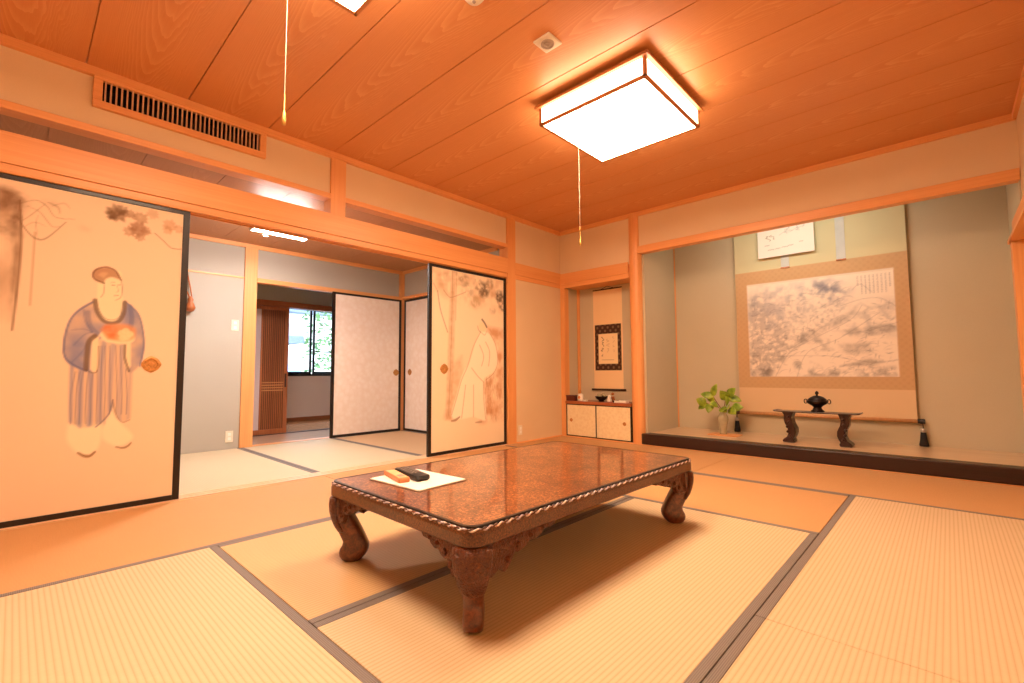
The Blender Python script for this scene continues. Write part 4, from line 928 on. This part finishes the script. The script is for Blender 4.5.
# certificate sheet
cs = thing('calligraphy_sheet', (2.352, SYB-.035, 1.985), 'white sheet with brush writing hanging over the top of the large scroll', 'calligraphy')
sh = Sheet(-.258, .258, 0, .36, .005, (246, 232, 216))
sh.wash(.15*sh.noise(6, 2, 5), (236, 214, 190))
for (x, y, s_, a, rgb) in [(-.16, .20, .06, .75, (150, 124, 96)), (-.12, .205, .06, .7, (160, 132, 104)), (.0, .245, .05, .5, (140, 130, 124)), (.05, .27, .07, .45, (150, 140, 134)), (.12, .26, .06, .45, (150, 140, 134)), (.17, .285, .05, .4, (150, 140, 134))]: scribble(sh, x, y, s_, rgb, a, 6, .13)
for x, y, L in [(-.19, .125, .05), (-.16, .075, .06), (-.09, .078, .05), (-.03, .085, .06), (.03, .092, .05), (.13, .115, .04)]:
    for k in range(int(L/.012)): sh.stroke([(x+.012*k, y+.004*(k % 2)), (x+.012*k+.008, y+.005)], .007, (150, 134, 120), .6)
sh.stroke(smooth_path([(-.05, .22), (0, .245), (.05, .235), (.1, .26), (.18, .275)]), .006, (160, 150, 142), .4)
sh.build('writing', cs, lambda X, Y: (X, np.full_like(X, -.0015), Y))
obj('sheet', B(-.258, .258, -.001, .002, 0, .36), 'white', cs)

# stand with incense burner
ZA = .1165
st = thing('display_stand', (2.628, .36, ZA), 'low dark wooden display stand in front of the large scroll', 'display stand')
tpv = [(-.338, .290), (-.325, .284), (-.29, .279), (.29, .279), (.325, .284), (.338, .290), (.336, .297), (.318, .293), (.29, .289), (-.29, .289), (-.318, .293), (-.336, .297)]
obj('stand_top', MB().prism(tpv, lambda x, z: (x, -.085, z), lambda x, z: (x, .085, z)), 'dark_x', st, .002)
for s_ in (-1, 1):
    pf = [(-.268, .279), (-.172, .279), (-.180, .26), (-.190, .225), (-.182, .18), (-.160, .13), (-.158, .09), (-.170, .055), (-.182, .035), (-.172, .02), (-.178, .0), (-.262, .0), (-.270, .014), (-.258, .032), (-.232, .05), (-.218, .085), (-.222, .125), (-.246, .18), (-.254, .22), (-.250, .255)]
    pf2 = [(-s_*x if s_ == 1 else x, z) for x, z in pf] if s_ == 1 else pf
    lg = MB().prism(pf2, lambda x, z: (x, -.07, z), lambda x, z: (x, .07, z))
    lo = obj('stand_leg', lg, 'dark_z', st, .006)
    bs_ = MB()
    for z in (.235, .19, .145, .1, .06): bs_.ball((s_*(.205+.02*math.sin((z-.06)*22)*(1 if z<.2 else -.5)), -.072, z), .013, 6)
    obj('leg_carving', bs_, 'dark_z', lo, smooth=True)
ib = thing('incense_burner', (2.640, .36, ZA+.290), 'dark bronze incense burner with lid and side rings on the display stand', 'incense burner')
obj('burner_body', MB().lathe([(.001, 0), (.052, 0), (.054, .008), (.04, .02), (.03, .04), (.045, .056), (.075, .075), (.088, .095), (.084, .104), (.06, .108)], (0, 0, 0), 28), 'bronze', ib, smooth=True)
ldd = obj('burner_lid', MB().lathe([(.078, .104), (.072, .116), (.05, .134), (.024, .146), (.001, .148)], (0, 0, 0), 28), 'bronze', ib, smooth=True)
obj('lid_knob', MB().lathe([(.010, .145), (.008, .156), (.016, .166), (.014, .178), (.006, .188), (.001, .19)], (0, 0, 0), 14), 'bronze', ldd, smooth=True)
for s_ in (-1, 1): obj('side_ring', MB().tube([(s_*(.078+.014*(1-math.cos(t))*.9), 0, .094+.019*math.sin(t)) for t in [PI*.1+1.8*PI*k/14 for k in range(15)]], .0045, 8), 'bronze', ib, smooth=True)

# vase and branch
vs = thing('vase', (1.768, .465, ZA), 'grey celadon vase on a thin board at the left of the alcove', 'vase')
obj('vase_body', MB().lathe([(.001, 0), (.036, 0), (.036, .012), (.034, .05), (.041, .10), (.052, .145), (.05, .175), (.034, .205), (.024, .225), (.027, .245), (.022, .245), (.018, .225), (.001, .2)], (0, 0, .008), 28), 'celadon', vs, smooth=True)
vb = tag(obj('vase_board', MB().slab(rrect(.15, .10, .02), ZA, ZA+.007), 'wood_x'), 'thin wooden board under the celadon vase', 'board')
for v in vb.data.vertices: v.co.x += 1.79; v.co.y += .44
br = thing('leafy_branch', (1.768, .465, ZA+.205), 'fresh green leafy branch standing in the celadon vase', 'branch')
rl = random.Random(4)
twigs = [[tuple(.88*x for x in q) for q in tw] for tw in [[(0, 0, 0), (-.01, -.01, .07), (-.06, -.02, .15), (-.10, -.02, .22)], [(0, 0, .02), (.02, 0, .10), (.03, .01, .17), (.07, .02, .22)], [(0, 0, .04), (-.04, -.02, .09), (-.11, -.03, .12), (-.18, -.03, .13)], [(0, 0, .05), (.05, -.02, .085), (.11, -.02, .09)]]]
obj('stem', MB().tube(twigs[0], .004, 6).tube(twigs[1], .004, 6).tube(twigs[2], .003, 6).tube(twigs[3], .003, 6), 'stem', br)
def leaf(p, d, L, w, roll):
    d = Vector(d).normalized(); side = d.cross(Vector((0, -1, .3))).normalized(); nrm = side.cross(d); side = (side*math.cos(roll)+nrm*math.sin(roll)); nrm = side.cross(d)
    mb = MB(); vv = []; K = 8
    for k in range(K+1):
        t = k/K; ww = w*math.sin(PI*t**.8)**.8 if 0 < t < 1 else .0006; bend = -.18*L*t*t
        c = Vector(p)+d*L*t+nrm*bend
        vv += [c-side*ww+nrm*ww*.25, c, c+side*ww+nrm*ww*.25]
    mb.add(vv, [(3*k+j, 3*k+j+1, 3*k+j+4, 3*k+j+3) for k in range(K) for j in range(2)])
    o = obj('leaf', mb, 'leaf', br, smooth=True); s_ = o.modifiers.new('thick', 'SOLIDIFY'); s_.thickness = .0012
for p, d, L, w, ro in [((-.10, -.02, .22), (.25, -.2, 1), .14, .036, .3), ((-.10, -.02, .21), (-1, -.3, .35), .13, .036, -.3), ((-.08, -.02, .18), (-.9, .2, .25), .12, .034, .5), ((-.18, -.03, .13), (-.6, -.3, .3), .11, .040, .2), ((-.16, -.03, .13), (-.9, -.3, -.45), .12, .040, -.4), ((-.13, -.03, .125), (.0, -.6, -.6), .11, .036, .2),
                       ((.07, .02, .22), (.5, -.3, .7), .12, .042, .2), ((.05, .01, .19), (-.2, -.5, .5), .12, .042, -.2), ((.06, .02, .2), (1, .0, -.1), .13, .040, .4), ((.11, -.02, .09), (1, -.3, .15), .12, .038, .1), ((.09, -.02, .09), (.5, -.6, -.35), .12, .040, -.2), ((.05, -.02, .085), (.3, -.7, .1), .11, .04, .3), ((-.05, -.02, .12), (-.3, -.7, .1), .10, .036, -.2), ((.03, .01, .15), (.4, -.6, .3), .12, .044, 0), ((-.02, -.01, .08), (.6, -.5, -.2), .10, .036, .4)]:
    leaf(tuple(.88*x for x in p), d, L, w*1.2, ro)

# small fluorescent strip tucked up behind the hanging beam of the alcove
al = bpy.data.lights.new('alcove_strip_light', 'AREA'); al.shape = 'RECTANGLE'; al.size = 1.2; al.size_y = .05; al.energy = 7.5; al.color = (.93, 1.0, .93)
ao = bpy.data.objects.new('alcove_strip_light', al); COL.objects.link(ao); ao.location = (2.5, .11, 2.36); ao.rotation_euler = (math.radians(28), 0, 0)
# ------------------------------------------------------------------ daylight
w = bpy.data.worlds.new('daylight'); sc.world = w; w.use_nodes = True
bg = w.node_tree.nodes['Background']; bg.inputs[0].default_value = (.72, .86, 1.0, 1); bg.inputs[1].default_value = 9.0
vsn = sc.view_settings; vsn.view_transform = 'Standard'; vsn.look = 'None'; vsn.gamma = 1.0; vsn.use_curve_mapping = False; vsn.exposure = 0.0
sc.display_settings.display_device = 'sRGB'
sc.cycles.use_denoising = True
sc.cycles.max_bounces = 10; sc.cycles.diffuse_bounces = 3; sc.cycles.glossy_bounces = 4
sc.cycles.sample_clamp_indirect = 8
